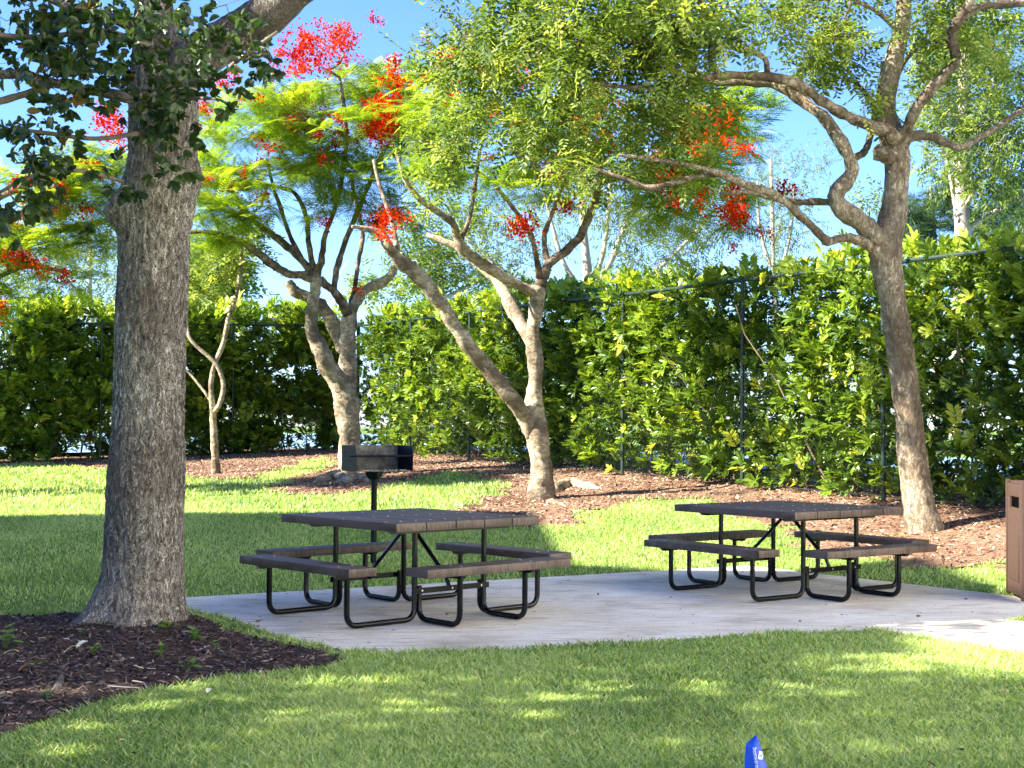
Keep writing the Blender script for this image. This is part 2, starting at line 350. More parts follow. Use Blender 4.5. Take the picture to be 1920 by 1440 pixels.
M['chip'] = chipmat('mulch_chip', [(0, (.02, .013, .011)), (.5, (.06, .04, .033)), (.88, (.13, .09, .075)), (.975, (.22, .17, .14)), (1, (.45, .40, .32))])
M['redchip'] = chipmat('litter_chip', [(0, (.03, .013, .009)), (.4, (.12, .05, .032)), (.72, (.26, .16, .10)), (1, (.6, .47, .33))])

# ------------------------------------------------------------------ ground, slab, mulch beds
def grid_mesh(name, xs, ys, zf_, keep=None, smooth=True):
    X, Y = np.meshgrid(xs, ys); Z = zf_(X, Y); V = np.stack([X, Y, Z], -1).reshape(-1, 3)
    nx, ny = len(xs), len(ys); i = np.arange(ny-1)[:, None]*nx+np.arange(nx-1)[None]
    Fc = np.stack([i, i+1, i+nx+1, i+nx], -1).reshape(-1, 4)
    if keep is not None:
        c = V[Fc].mean(1); Fc = Fc[keep(c[:, 0], c[:, 1])]
        u, inv = np.unique(Fc, return_inverse=True); V = V[u]; Fc = inv.reshape(-1, 4)
    return npmesh(name, V, Fc, smooth=smooth)
def tz(x, y): return gz(x, y) + (vnoise(x, y, 1.7, 3)-.5)*.03*np.clip(gz(x, y)*8, 0, 1)
xs = np.concatenate([np.linspace(-300, -22, 12)[:-1], np.arange(-22, 16, .35), np.linspace(16.3, 300, 12)])
ys = np.concatenate([np.linspace(-60, 2, 8)[:-1], np.arange(2, 42, .35), np.linspace(42.5, 800, 14)])
inslab = lambda x, y: inpoly(x, y, SLAB)
g = link('ground', grid_mesh('ground', xs, ys, lambda x, y: tz(x, y)-np.where(inslab(x, y) | ((x > -3) & (y < 16) & (gz(x, y) < .001)), .03, .0)), M['turf']); tag(g, kind='structure')

BEDN = np.array([gp(*p)[:2] for p in [(-250, 1440), (0, 1385), (100, 1352), (200, 1320), (300, 1292), (400, 1270), (520, 1260), (600, 1252), (646, 1238),
      (600, 1224), (540, 1213), (450, 1198), (400, 1186), (350, 1172), (338, 1160), (200, 1159), (100, 1157), (0, 1160), (-250, 1165)]])
M1 = [gp(*p)[:2] for p in [(-300, 862), (100, 872), (345, 892), (420, 904), (480, 893), (540, 874), (600, 858)]]
M2 = [gp(*p)[:2] for p in [(640, 868), (565, 893), (503, 914), (540, 930), (620, 931), (700, 917), (780, 897), (850, 884), (930, 898), (965, 910),
      (910, 935), (855, 958), (880, 975), (1000, 986), (1050, 991), (1110, 960), (1230, 934), (1330, 938), (1420, 968), (1500, 1012), (1600, 1050), (1700, 1060), (1900, 1060), (2050, 1060)]]
BEDB = np.array(M1+M2+[(9.9, 13.5), (6.6, 18.5), (-2.4, 37.5), (-4.4, 38), (-17, 31)])
def wob(x, y, P, a=.12, s=.35, seed=5):      # ragged edge
    return inpoly(x+(vnoise(x, y, s, seed)-.5)*2*a, y+(vnoise(x, y, s, seed+1)-.5)*2*a, P)
TRUNK = at(262, 1180, 10.3)[:2]
def bedz(x, y):
    d = np.hypot(x-TRUNK[0], y-TRUNK[1])
    return gz(x, y) + .018 + .10*np.exp(-(d/.62)**2) + (vnoise(x, y, .22, 8)-.5)*.035 + (vnoise(x, y, .06, 9)-.5)*.012
mb = link('mulch_bed', grid_mesh('mulch_bed', np.arange(-6.6, -.6, .04), np.arange(5.2, 12.2, .04), bedz, lambda x, y: wob(x, y, BEDN, .05)), M['mulch']); tag(mb, kind='structure')
bbz = lambda x, y: tz(x, y)+.012+(vnoise(x, y, .25, 12)-.5)*.03
mb2 = link('mulch_bed', grid_mesh('mulch_bed_back', np.arange(-16, 9.5, .12), np.arange(12.5, 38, .12), bbz, lambda x, y: wob(x, y, BEDB, .28, .35) & ~inslab(x, y)), M['redmulch']); tag(mb2, kind='structure')
# blue court beyond the hedge
me = bpy.data.meshes.new('court')
me.from_pydata([(-2.6, 38.5, .93), (9.5, 15, .64), (60, 30, .64), (60, 90, .93), (-60, 90, .93), (-60, 32, .7), (-15.5, 31, .7)], [], [(0, 6, 5, 4, 3, 2, 1)])
me.flip_normals() if me.polygons[0].normal.z < 0 else None
tag(link('court_surface', me, M['court']), kind='structure')

sl = MB(); n = len(SLAB)
V = [(x, y, .008) for x, y in SLAB]+[(x, y, -.1) for x, y in SLAB]
sl.add(V, [tuple(range(n)), tuple(range(2*n-1, n-1, -1))]+[(i, i+n, (i+1) % n+n, (i+1) % n) for i in range(n)])
so_ = sl.build('concrete_slab', M['concrete']); tag(so_, kind='structure')

# ---- grass blades
def in_view(x, y, margin):
    return np.abs(x) < .3556*y+margin
def blades(n_try, y0, y1, dens_w, hgt, wid, nseg, pw=1.0):
    y = y0+(y1-y0)*RNG.random(n_try)**pw; x = (RNG.random(n_try)*2-1)*(.3556*y1+1.0)
    k = in_view(x, y, .8)
    sdw = (sdist(x, y, FC, FR_) > .1) & (sdist(x, y, FC, FL_) > .1)
    k &= sdw & ~inpoly(x+(vnoise(x, y, .15, 2)-.5)*.10, y+(vnoise(x, y, .15, 4)-.5)*.10, SLAB) & ~wob(x, y, BEDN, .07) & ~wob(x, y, BEDB, .28)
    x, y = x[k], y[k]; n = len(x)
    edge = inpoly(x, y+.06, SLAB) | inpoly(x+.05, y, SLAB)
    h = hgt*(.55+.7*RNG.random(n))*(.75+.5*vnoise(x, y, .45, 6))*np.where(edge, 1.15, 1)
    wd = wid*(.7+.6*RNG.random(n)); a = RNG.random(n)*2*np.pi; lean = (.25+.75*RNG.random(n))*h
    P = np.stack([x, y, tz(x, y)-.006], -1); dx = np.stack([np.cos(a), np.sin(a), 0*a], -1)
    b = a+np.pi/2+RNG.normal(size=n)*.5; sx_ = np.stack([np.cos(b), np.sin(b), 0*b], -1)
    rows = []
    if nseg == 2:
        for t, ww in ((0, .8), (.5, 1), (1, .12)):
            c = P+dx*(lean*t*t)[:, None]; c[:, 2] += h*(t-.28*t*t)
            rows += [c-sx_*(wd*ww/2)[:, None], c+sx_*(wd*ww/2)[:, None]]
        V = np.stack(rows, 1).reshape(-1, 3); tf = np.array([[0, 1, 3, 2], [2, 3, 5, 4]])
        m = 6
    else:
        for t, ww in ((0, 1), (1, .3)):
            c = P+dx*(lean*t)[:, None]; c[:, 2] += h*t
            rows += [c-sx_*(wd*ww/2)[:, None], c+sx_*(wd*ww/2)[:, None]]
        V = np.stack(rows, 1).reshape(-1, 3); tf = np.array([[0, 1, 3, 2]]); m = 4
    Fc = (tf[None]+(np.arange(n)*m)[:, None, None]).reshape(-1, 4)
    r = np.clip(.02+.75*RNG.random(n)+.40*(vnoise(x, y, .8, 7)-.3)+.18*(vnoise(x, y, 3.1, 17)-.5), 0, .93); r = np.clip(r+.12+.12*np.clip((y-10)/5, 0, 1), 0, .93); r[RNG.random(n) < .03] = 1  # blades farther back coloured lighter, painting in the brightness of the sunlit lawn
    return V, Fc, np.repeat(r, m)
def merge(L_):
    V = []; Fc = []; R = []; o = 0
    for v, f, r in L_: V.append(v); Fc.append(f+o); R.append(r); o += len(v)
    return np.concatenate(V), np.concatenate(Fc), np.concatenate(R)
gr = merge([blades(210000, 5.3, 8.0, 0, .062, .0075, 2), blades(170000, 8.0, 11.5, 0, .055, .0085, 2),
            blades(190000, 11.5, 20, 0, .042, .013, 1), blades(110000, 20, 36, 0, .055, .024, 1)])
tag(link('grass', npmesh('grass', *gr), M['grass']), kind='stuff')

# ---- mulch chips
cv = np.array([[-.5, -.5, -.5], [.5, -.35, -.5], [.5, .4, -.5], [-.5, .5, -.5], [-.42, -.3, .5], [.45, -.2, .5], [.4, .3, .5], [-.45, .35, .5]])
cf = np.array([[4, 5, 6, 7], [0, 1, 5, 4], [1, 2, 6, 5], [2, 3, 7, 6], [3, 0, 4, 7]])
def chips(n_try, x0, x1, y0, y1, P, lo, hi, wr, th, zfun, name, mat, tilt=.35, vm=1.2, fr=.04):
    x = x0+(x1-x0)*RNG.random(n_try); y = y0+(y1-y0)*RNG.random(n_try)
    k = (inpoly(x, y, P) | inpoly(x+RNG.normal(size=len(x))*fr, y+RNG.normal(size=len(x))*fr, P)) & ~inslab(x, y) & in_view(x, y, vm); x, y = x[k], y[k]; n = len(x)
    X = rdir(n); X[:, 2] *= tilt; Z = rdir(n)*tilt; Z[:, 2] += 1
    ln = lo+(hi-lo)*RNG.random(n)**1.8
    X = X/np.linalg.norm(X, axis=1, keepdims=True); Y = np.cross(Z, X); Y /= np.linalg.norm(Y, axis=1, keepdims=True); Zn = np.cross(X, Y)
    sc = np.stack([ln, ln*wr*(.4+RNG.random(n)), th*(.5+RNG.random(n))], -1)
    R = np.stack([X, Y, Zn], 1)*sc[:, :, None]
    Pp = np.stack([x, y, zfun(x, y)+.004+.006*RNG.random(n)], -1)
    V = (np.einsum('vk,nkj->nvj', cv, R)+Pp[:, None]).reshape(-1, 3)
    Fc = (cf[None]+(np.arange(n)*8)[:, None, None]).reshape(-1, 4)
    o = link(name, npmesh(name, V, Fc, np.repeat(RNG.random(n), 8)), mat); tag(o, kind='stuff'); return o
chips(42000, -6.3, -.8, 5.3, 12, BEDN, .012, .075, .28, .004, bedz, 'mulch_chips', M['chip'])
chips(95000, -13, 7.8, 12.5, 36, BEDB, .02, .085, .36, .006, bbz, 'leaf_litter', M['redchip'], .4, .6, .22)

# ------------------------------------------------------------------ building to the left that shades the lawn and tables (outside the frame)
bl = empty('building', (-18, 10, 0), 'tall cream stuccoed building standing left of the lawn, outside the view', 'building')
for (y0, y1, h, d) in ((11.0, 16.6, 8.7, 12), (7.4, 11.0, 11.5, 12), (5.9, 7.4, 10.2, 12)):
    b = MB(); b.box((-11.1-d/2, (y0+y1)/2, h/2), (d, y1-y0-.004, h)); b.build('wall', M['render'], bl, local=False)
    b = MB(); b.box((-11.1-d/2, (y0+y1)/2, h+.06), (d+.1, y1-y0-.01, .12)); b.build('roof', M['roof'], bl, local=False)
for i, (yy, zz) in enumerate([(12.5, 1.6), (15, 1.6), (12.5, 5), (15, 5), (9.2, 1.6), (9.2, 5), (9.2, 8.6)]):
    b = MB(); b.box((-11.08, yy, zz), (.12, 1.3, 1.3)); f = b.build('window', M['wm'], bl, local=False)
    b = MB(); b.box((-11.03, yy, zz), (.06, 1.14, 1.14)); b.build('pane', M['glass'], f, local=False)

bounce_bl = empty('building', (14, -3, 0), 'long pale building added right of the camera to bounce sunlight, outside the view', 'building')  # added unseen building: its sunlit wall throws fill light into the shade
b = MB(); b.box((9.4+4, -1, 7), (8, 27, 14)); b.build('wall', M['bouncewall'], bounce_bl, local=False)
b = MB(); b.box((9.4+4, -1, 14.08), (8.6, 27.5, .15)); b.build('roof', M['roof'], bounce_bl, local=False)
for yy in (-11, -7, -3, 1, 5):
    for zz in (1.8, 5.2, 8.6, 12):
        b = MB(); b.box((9.39, yy, zz), (.08, 1.1, 1.3)); f = b.build('window', M['wm'], bounce_bl, local=False)
        b = MB(); b.box((9.345, yy, zz), (.04, .94, 1.14)); b.build('pane', M['glass'], f, local=False)

# ------------------------------------------------------------------ tree tools
LEAFQ = np.array([[0, 0, 0], [.32, .5, .06], [.75, .42, .05], [1, 0, -.04], [.75, -.42, .05], [.32, -.5, .06]], float)   # unit leaf, width 1
LEAFF = np.array([[0, 3, 2, 1], [0, 5, 4, 3]])
def leaf_template(n, length, width, twig, spread, droop=0, seed=1, whorl=False):
    r = np.random.default_rng(seed); V = []; Fc = []
    for i in range(n):
        t = (i+.5)/n if not whorl else 1-.25*r.random()
        side = 1 if i % 2 else -1
        base = np.array([twig*t, 0, 0])
        if whorl:
            az = i*2.399; el = r.uniform(.35, 1.1)
            d = np.array([math.cos(el), math.sin(el)*math.cos(az), math.sin(el)*math.sin(az)])
        else:
            d = np.array([math.cos(spread), side*math.sin(spread), r.uniform(-.35, .25)-droop])
        d /= np.linalg.norm(d); up = np.array([0, 0, 1.])+r.normal(size=3)*.3
        if whorl: up = np.array([1., 0, 0])*.8+r.normal(size=3)*.25+np.array([0, 0, .5])
        y = np.cross(up, d); y /= np.linalg.norm(y); z = np.cross(d, y)
        s = r.uniform(.75, 1.15); L_ = LEAFQ*np.array([length*s, width*s, length*s])
        n0 = sum(len(v) for v in V)
        V.append(base+L_[:, :1]*d+L_[:, 1:2]*y+L_[:, 2:]*z); Fc.append(LEAFF+n0)
    return np.concatenate(V), np.concatenate(Fc)
def frond_template(pairs=13, L=.42, pl=.11, w=.02, droop=.25):
    V = []; Fc = []
    for i in range(pairs):
        t = (i+1.2)/(pairs+.6)
        for s in (-1, 1):
            b = np.array([L*t, 0, -droop*L*t*t]); ll = pl*math.sin(math.pi*min(1, (t*.8+.18)))
            e = b+np.array([ll*.45, s*ll, -ll*.25]); mid = (b+e)/2+np.array([w/2, 0, .004]); mid2 = (b+e)/2+np.array([-w/2, 0, .004])
            n0 = len(V); V += [b, mid, e, mid2]; Fc.append([n0, n0+1, n0+2, n0+3])
    for i in range(3):
        t0, t1 = i/3, (i+1)/3; n0 = len(V)
        for t in (t0, t1):
            for s in (-1, 1): V.append(np.array([L*t, s*.002, -droop*L*t*t]))
        Fc.append([n0, n0+1, n0+3, n0+2])
    return np.array(V), np.array(Fc)
def flower_template(seed=3, n=14, R=.09):
    r = np.random.default_rng(seed); V = []; Fc = []
    for i in range(n):
        c = r.normal(size=3)*R*.55; d = r.normal(size=3); d /= np.linalg.norm(d); y = np.cross(d, r.normal(size=3)); y /= np.linalg.norm(y)
        l = R*r.uniform(.3, .55); w_ = l*.5; n0 = len(V)
        V += [c, c+d*l*.5+y*w_, c+d*l, c+d*l*.5-y*w_]; Fc.append([n0, n0+1, n0+2, n0+3])
    return np.array(V), np.array(Fc)
def needle_template(n=26, L=.16):
    r = np.random.default_rng(5); V = []; Fc = []
    for i in range(n):
        d = np.array([r.uniform(.1, 1), *r.normal(size=2)*.6]); d /= np.linalg.norm(d); y = np.cross(d, r.normal(size=3)); y /= np.linalg.norm(y); n0 = len(V)
        V += [np.zeros(3)-y*.003, np.zeros(3)+y*.003, d*L+y*.002, d*L-y*.002]; Fc.append([n0, n0+1, n0+2, n0+3])
    return np.array(V), np.array(Fc)
T_FERN = frond_template(10, .38, .10, .019); T_FINE = leaf_template(9, .078, .028, .28, .9, .1, 4); T_FLOW = flower_template(3, 13, .095); T_NEED = needle_template()
T_HEDGE = leaf_template(10, .125, .036, .10, .8, 0, 9, whorl=True); T_OAK = leaf_template(6, .068, .035, .10, .7, .2, 12, whorl=True)
T_SHOOT = leaf_template(11, .13, .046, .24, .85, .0, 33); T_SPRAY = leaf_template(9, .075, .022, .3, .6, .5, 14)

def limb_mesh(pts, R, n=12, sub=6, amp=.05, sc=3.0, flare=None):
    P, r = catmull(pts, R, sub)
    T, U, W = frames(P); a = np.arange(n)/n*2*np.pi
    off = np.zeros((len(P), n))
    for i in range(len(P)):
        for j in range(n):
            q = P[i]+r[i]*(U[i]*math.cos(a[j])+W[i]*math.sin(a[j]))
            off[i, j] = noise.noise(Vector(q*sc/max(r.max()*4, .05)))*amp*r[i]*2 + noise.noise(Vector(q*sc*9/max(r.max()*8, .05)))*amp*r[i]
    V, Fc = tube_np(P, r, n, off)
    V = np.vstack([V, P[-1]+T[-1]*r[-1]*.4]); k = len(V)-1; b = k-n
    cap = np.array([[b+j, b+(j+1) % n, k, k] for j in range(n)]); V = np.vstack([V, P[0]-T[0]*r[0]*.6]); cap = np.vstack([cap, [[(j+1) % n, j, k+1, k+1] for j in range(n)]])
    return V, Fc, cap, P, r
def make_limb(name, spec, mat, parent, n=12, amp=.06, kind=None):
    """spec: list of (px, py, D, radius_px)"""
    pts = [at(p[0], p[1], p[2]) for p in spec]; R = [max(p[3]*p[2]/F, .006) for p in spec]
    V, Fc, cap, P, r = limb_mesh(pts, R, n, 5, amp)
    me = bpy.data.meshes.new(name); me.from_pydata([tuple(map(float, v)) for v in V], [], [tuple(map(int, f)) for f in Fc]+[tuple(map(int, c[:3])) for c in cap])
    for p in me.polygons: p.use_smooth = True
    o = link(name, me, mat, parent)
    return o, P, r
def grow(nodes, node_r, A, tip=.004, sub=3, wig=.12, up=.0):
    """connect attractors to the nearest existing node, returns twig mesh arrays and incoming directions"""
    A = np.asarray(A); N0 = len(nodes)
    pts = [np.array(p) for p in nodes]; par = [-1]*N0
    cap = N0+len(A)*sub; buf = np.zeros((cap, 3)); buf[:N0] = nodes; cnt = N0
    d2 = ((A[:, None]-buf[None, :N0])**2).sum(-1); best = d2.min(1); bi = d2.argmin(1); done = np.zeros(len(A), bool)
    par = np.full(cap, -1); endn = np.zeros(len(A), int); din = np.zeros_like(A)
    for _ in range(len(A)):
        q = np.where(done, 1e9, best); i = int(q.argmin()); j = int(bi[i]); done[i] = True
        p0, p1 = buf[j], A[i]; d = np.linalg.norm(p1-p0); k0 = cnt; prev = j
        for s in range(1, sub+1):
            t = s/sub; q_ = p0*(1-t)+p1*t
            if s < sub: q_ = q_+RNG.normal(size=3)*d*wig*.5+np.array([0, 0, -up*d*math.sin(math.pi*t)])
            buf[cnt] = q_; par[cnt] = prev; prev = cnt; cnt += 1
        endn[i] = cnt-1; dv = buf[cnt-1]-buf[cnt-2]; din[i] = dv/(np.linalg.norm(dv)+1e-9)
        nd = ((A[:, None]-buf[None, k0:cnt])**2).sum(-1); m = nd.min(1); am = nd.argmin(1)+k0; b = m < best; best[b] = m[b]; bi[b] = am[b]
    load = np.zeros(cnt); load[endn] += 1
    for i in range(cnt-1, N0-1, -1): load[par[i]] += load[i]
    rad = tip*np.maximum(load, 1)**.46
    rad[:N0] = np.asarray(node_r)
    for i in range(N0, cnt):
        rad[i] = min(rad[i], rad[par[i]]*.92)
    i = np.arange(N0, cnt); p = par[i]
    a_, b_ = buf[p], buf[i]; ra, rb = np.minimum(rad[p], tip*np.maximum(load[i], 1)**.46*1.15), rad[i]
    T = b_-a_; Ln = np.linalg.norm(T, axis=1, keepdims=True)+1e-9; T /= Ln
    U = np.cross(T, np.array([.3, .2, 1.])); U /= np.linalg.norm(U, axis=1, keepdims=True)+1e-9; W = np.cross(T, U)
    an = np.arange(4)*np.pi/2; V = []
    for c, r_ in ((a_-T*ra[:, None]*.3, ra), (b_, rb)):
        V.append(c[:, None]+r_[:, None, None]*(U[:, None]*np.cos(an)[None, :, None]+W[:, None]*np.sin(an)[None, :, None]))
    V = np.concatenate(V, 1).reshape(-1, 3); f = np.array([[k, (k+1) % 4, (k+1) % 4+4, k+4] for k in range(4)])
    Fc = (f[None]+(np.arange(len(i))*8)[:, None, None]).reshape(-1, 4)
    return V, Fc, din
def clumps(A, sc=1.1, th=-.06, thin=.12):
    k = np.array([noise.noise(Vector(p)*sc) for p in A]) > th
    return A[k | (RNG.random(len(A)) < thin)]
def cloud(ells):
    """ells: (px,py,rx,ry,D,rD,count) -> points"""
    out = []
    for px, py, rx, ry, D, rD, n in ells:
        q = rdir(n)*(RNG.random(n)**(1/2.6))[:, None]
        for a, b, c in q: out.append(at(px+a*rx, py+b*ry, D+c*rD))
    return np.array(out)
def foliage(name, tpl, A, din, per, spread, mat, parent, scale=1, up=.5, dirw=.6, flat=1.0, zbias=.9, rnd_sc=1.2):
    """per instances of template around each attractor"""
    P = np.repeat(A, per, 0)+rdir(len(A)*per)*(RNG.random(len(A)*per)*spread)[:, None]*np.array([1, 1, .7*flat+.05])
    X = np.repeat(din, per, 0)*dirw+rdir(len(P))*np.array([1, 1, flat]); X[:, 2] += up
    Z = rdir(len(P))*.5; Z[:, 2] += zbias
    S = scale*(.5+.85*RNG.random(len(P)))
    r = np.clip(np.repeat(RNG.random(len(A))*.6, per)+RNG.random(len(P))*.4, 0, 1)
    V, Fc, R = scatter(tpl[0], tpl[1], P, X, Z, S, r)
    o = link(name, npmesh(name, V, Fc, R), mat, parent); tag(o, kind='stuff'); return o
def twigs(V, Fc, parent, mat=None):
    o = link('twigs', npmesh('twigs', V, Fc, smooth=True), mat or M['twig'], parent); tag(o, kind='stuff'); return o

# ------------------------------------------------------------------ near oak
oak = empty('shade_tree', (TRUNK[0], TRUNK[1], 0), 'big rough-barked tree in the dark mulch bed, nearest trunk at the left', 'tree')
D0 = 10.3
spec = [(240, 1230, 10.3, 118), (250, 1200, 10.3, 98), (257, 1165, 10.3, 88), (262, 1125, 10.3, 84), (267, 1080, 10.3, 77.5), (270, 1020, 10.3, 74.5), (271, 960, 10.3, 73),
        (274, 877, 10.3, 71), (277, 800, 10.3, 67.5), (280, 695, 10.3, 67), (284, 600, 10.3, 66.5), (288, 520, 10.3, 65), (291, 443, 10.3, 63.5), (296, 395, 10.3, 67),
        (303, 345, 10.3, 67), (305, 290, 10.3, 61), (306, 200, 10.3, 63), (302, 120, 10.3, 58), (294, 60, 10.3, 42), (288, 0, 10.3, 37), (280, -90, 10.3, 33), (270, -250, 10.2, 28)]
pts = [at(p[0], p[1], p[2]) for p in spec]; R = [p[3]*p[2]/F for p in spec]
P, r = catmull(pts, R, 14)
NS = 120; T_, U_, W_ = frames(P); ang = np.arange(NS)/NS*2*np.pi
base_z = P[:, 2]; off = np.zeros((len(P), NS))
kn1 = at(218, 395, 10.2); kn2 = at(372, 325, 10.25); kn3 = at(310, 1172, 9.95)
for i in range(len(P)):
    for j in range(NS):
        dv = U_[i]*math.cos(ang[j])+W_[i]*math.sin(ang[j]); q = P[i]+dv*r[i]
        th = math.atan2(dv[1], dv[0]); z = q[2]
        big = noise.noise(Vector((q[0]*3, q[1]*3, z*1.2)))*.022
        # vertical furrows broken into plates
        u = th*r[i]*26; wv = noise.noise(Vector((u*.35, z*3.2, 4)))*1.6
        rid = noise.noise(Vector((u+wv, z*5.0, 0)))
        fur = -max(0, .16-abs(rid))*.085
        pl = noise.noise(Vector((u*1.6, z*16, 7)))*.008
        root = .0
        if z < .42:
            k = (max(0, .42-z)/.42)**2.2
            lob = .5+.5*math.cos(th*5+1.0)+.6*max(0, math.cos(th-math.pi*1.02))**3
            root = k*.085*lob
        knob = 0
        for kn, kr, ka in ((kn1, .12, .12), (kn2, .13, .045), (kn3, .12, .07)):
            dd = np.linalg.norm(q-kn)/kr
            if dd < 3: knob += ka*math.exp(-dd*dd)
        off[i, j] = big+fur+pl+root+knob
V, Fc = tube_np(P, r, NS, off)
o = link('trunk', npmesh('trunk', V, Fc, smooth=True), M['oakbark'], oak)
nodes = [P[-40:]]; nr = [r[-40:]]
oak_limbs = [
 [(325, 150, 10.3, 44), (345, 128, 10.25, 44), (385, 96, 10.2, 41), (430, 66, 10.1, 38), (480, 38, 10.0, 37), (540, 0, 9.9, 34), (600, -60, 9.8, 31), (690, -170, 9.7, 26)],
 [(290, 70, 10.3, 16), (230, 40, 10.0, 12), (160, 25, 9.7, 9), (110, 5, 9.4, 8), (40, -30, 9.2, 7)],
 [(285, 190, 10.2, 13), (200, 175, 9.7, 10), (120, 160, 9.4, 9), (50, 142, 9.1, 8), (-20, 140, 8.9, 9), (-120, 150, 8.7, 8)],
 [(100, 155, 9.35, 6), (50, 175, 9.2, 6), (0, 190, 9.1, 7), (-80, 210, 8.9, 7)],
 [(290, 90, 10.2, 7), (200, 60, 9.6, 6), (120, 65, 9.3, 5), (60, 70, 9.2, 5), (-10, 65, 9, 5)],
 [(330, 160, 10.1, 6), (400, 150, 9.7, 5), (450, 110, 9.5, 4), (520, 60, 9.4, 3)],
 [(260, 250, 10.1, 5), (180, 260, 9.7, 4), (90, 250, 9.5, 4), (20, 240, 9.3, 3)],
 [(300, 230, 10.0, 5), (340, 190, 9.6, 4), (400, 185, 9.4, 3), (440, 200, 9.3, 2)],
 [(230, 340, 10.1, 4), (150, 320, 9.8, 4), (60, 330, 9.5, 3), (0, 360, 9.4, 3)],
]
for s in oak_limbs:
    o, Pl, rl = make_limb('limb', s, M['oakbark'] if s[0][3] > 12 else M['twig'], oak, 20 if s[0][3] > 20 else 8, .10)
    if s[0][3] <= 16: nodes.append(Pl); nr.append(rl)
nodes = np.concatenate(nodes[1:]); nr = np.concatenate(nr[1:])
A = cloud([(150, 60, 170, 80, 9.3, .7, 85), (60, 150, 110, 90, 9.2, .7, 60), (160, 150, 110, 60, 9.2, .6, 55), (330, 130, 90, 60, 9.35, .4, 62), (300, 200, 90, 60, 9.45, .3, 60),
           (430, 70, 110, 50, 9.4, .4, 36), (480, 110, 60, 35, 9.4, .3, 10), (430, 190, 55, 25, 9.3, .2, 9), (60, 270, 90, 60, 9.3, .5, 36), (130, 330, 90, 50, 9.4, .4, 30), (330, 275, 25, 30, 9.6, .15, 7), (235, 340, 25, 22, 9.6, .2, 6),
           (30, 400, 60, 50, 9.3, .4, 18), (170, 400, 50, 40, 9.5, .3, 8), (50, 470, 40, 18, 9.2, .2, 7), (310, 330, 30, 18, 9.65, .15, 5), (110, 20, 200, 40, 9.2, .6, 30), (370, 10, 120, 30, 9.4, .4, 16),
           (-150, 200, 130, 200, 9.2, .8, 40), (200, -120, 500, 90, 9.4, .9, 90)])
A = A[RNG.random(len(A)) < np.where(np.array([noise.noise(Vector(p)*2.6) for p in A]) > -.02, .68, .14)]
V, Fc, din = grow(nodes, nr, A, .0028, 4, .25, .1)
twigs(V, Fc, oak)
# individual leaves: the ones that show largest are parts, the rest one mesh
per = 2; PP = np.repeat(A, per, 0)+rdir(len(A)*per)*(RNG.random(len(A)*per)*.10)[:, None]
XX = np.repeat(din, per, 0)*.7+rdir(len(PP)); XX[:, 2] -= .25
ZZ = rdir(len(PP))*.6; ZZ[:, 2] += .8
SS = .75+.5*RNG.random(len(PP))
Vl, Fl, Rl = scatter(T_OAK[0], T_OAK[1], PP, XX, ZZ, SS)
tag(link('leaves', npmesh('leaves', Vl, Fl, Rl), M['oakleaf'], oak), kind='stuff')
def leafmesh(name, length, width, curl, mat):
    st = [(0, .05), (.2, .6), (.45, .98), (.7, 1), (.9, .6), (1, .04)]
    V = []; Fq = []
    for t, wv in st:
        z = -curl*length*t*t
        V += [(t*length, -wv*width/2, z+.012*wv), (t*length, 0, z), (t*length, wv*width/2, z+.012*wv)]
    for i in range(len(st)-1):
        a = i*3; Fq += [(a, a+1, a+4, a+3), (a+1, a+2, a+5, a+4)]
    me = bpy.data.meshes.new(name); me.from_pydata(V, [], Fq); me.materials.append(mat)
    for p in me.polygons: p.use_smooth = True
    return me
def place_leaves(parent, meshes, P, X, Z, S):
    pin = root_inv(parent)
    for i in range(len(P)):
        x = Vector(X[i]).normalized(); y = Vector(Z[i]).cross(x).normalized(); z = x.cross(y)
        m = Matrix(((x[0], y[0], z[0]), (x[1], y[1], z[1]), (x[2], y[2], z[2]))).to_4x4(); m.translation = Vector(P[i])
        o = bpy.data.objects.new('leaf', meshes[i % len(meshes)]); COL.objects.link(o); o.parent = parent; o.matrix_parent_inverse = pin
        o.matrix_basis = m @ Matrix.Scale(float(S[i]), 4)
lm = [leafmesh('leaf', .072, .036, c, M['oakleafo']) for c in (.05, .15, .3)]
vis = [i for i in range(len(A)) if True]
D_A = (A-np.array([0, 0, CAMH]))@FWD
order = np.argsort(D_A); sel = []
for i in order:
    v = A[i]-np.array([0, 0, CAMH]); px = 960+F*(v@RIGHT)/(v@FWD); py = 720-F*(v@UPV)/(v@FWD)
    if -10 < px < 620 and -10 < py < 520: sel.append(i)
sel = np.array(sel)[:75]
Pn = np.repeat(A[sel], 4, 0)+rdir(len(sel)*4)*.05-FWD*.06
Xn = np.repeat(din[sel], 4, 0)*.4+rdir(len(Pn)); Xn[:, 2] -= .45; Zn = rdir(len(Pn))*.6; Zn[:, 2] += .5; Zn[:, 1] -= .3
place_leaves(oak, lm, Pn, Xn, Zn, .85+.5*RNG.random(len(Pn)))

# tree out of frame on the left: dappled shade on the front lawn
ot = empty('shade_tree', (-9.2, 3.6, 0), 'dark leafy tree left of the front lawn, outside the view', 'tree')
mbt = MB(); mbt.tube([(-9.2, 3.6, -.1), (-9.15, 3.6, 2), (-9.0, 3.7, 5.2)], [.26, .2, .12], 12); mbt.build('trunk', M['oakbark'], ot, local=False, smooth=True)
q = rdir(1250)*(RNG.random(1250)**.4)[:, None]; At = np.array([-7.4, 3.4, 6.0])+q*np.array([4.2, 4.0, 1.8])
V, Fc, din_t = grow(np.array([(-9.1, 3.6, z) for z in np.linspace(2.5, 5.2, 8)]), np.full(8, .12), At, .006, 3, .2)
twigs(V, Fc, ot)
foliage('foliage', T_OAK, At, din_t, 7, .24, M['oakleaf'], ot, 1.8)

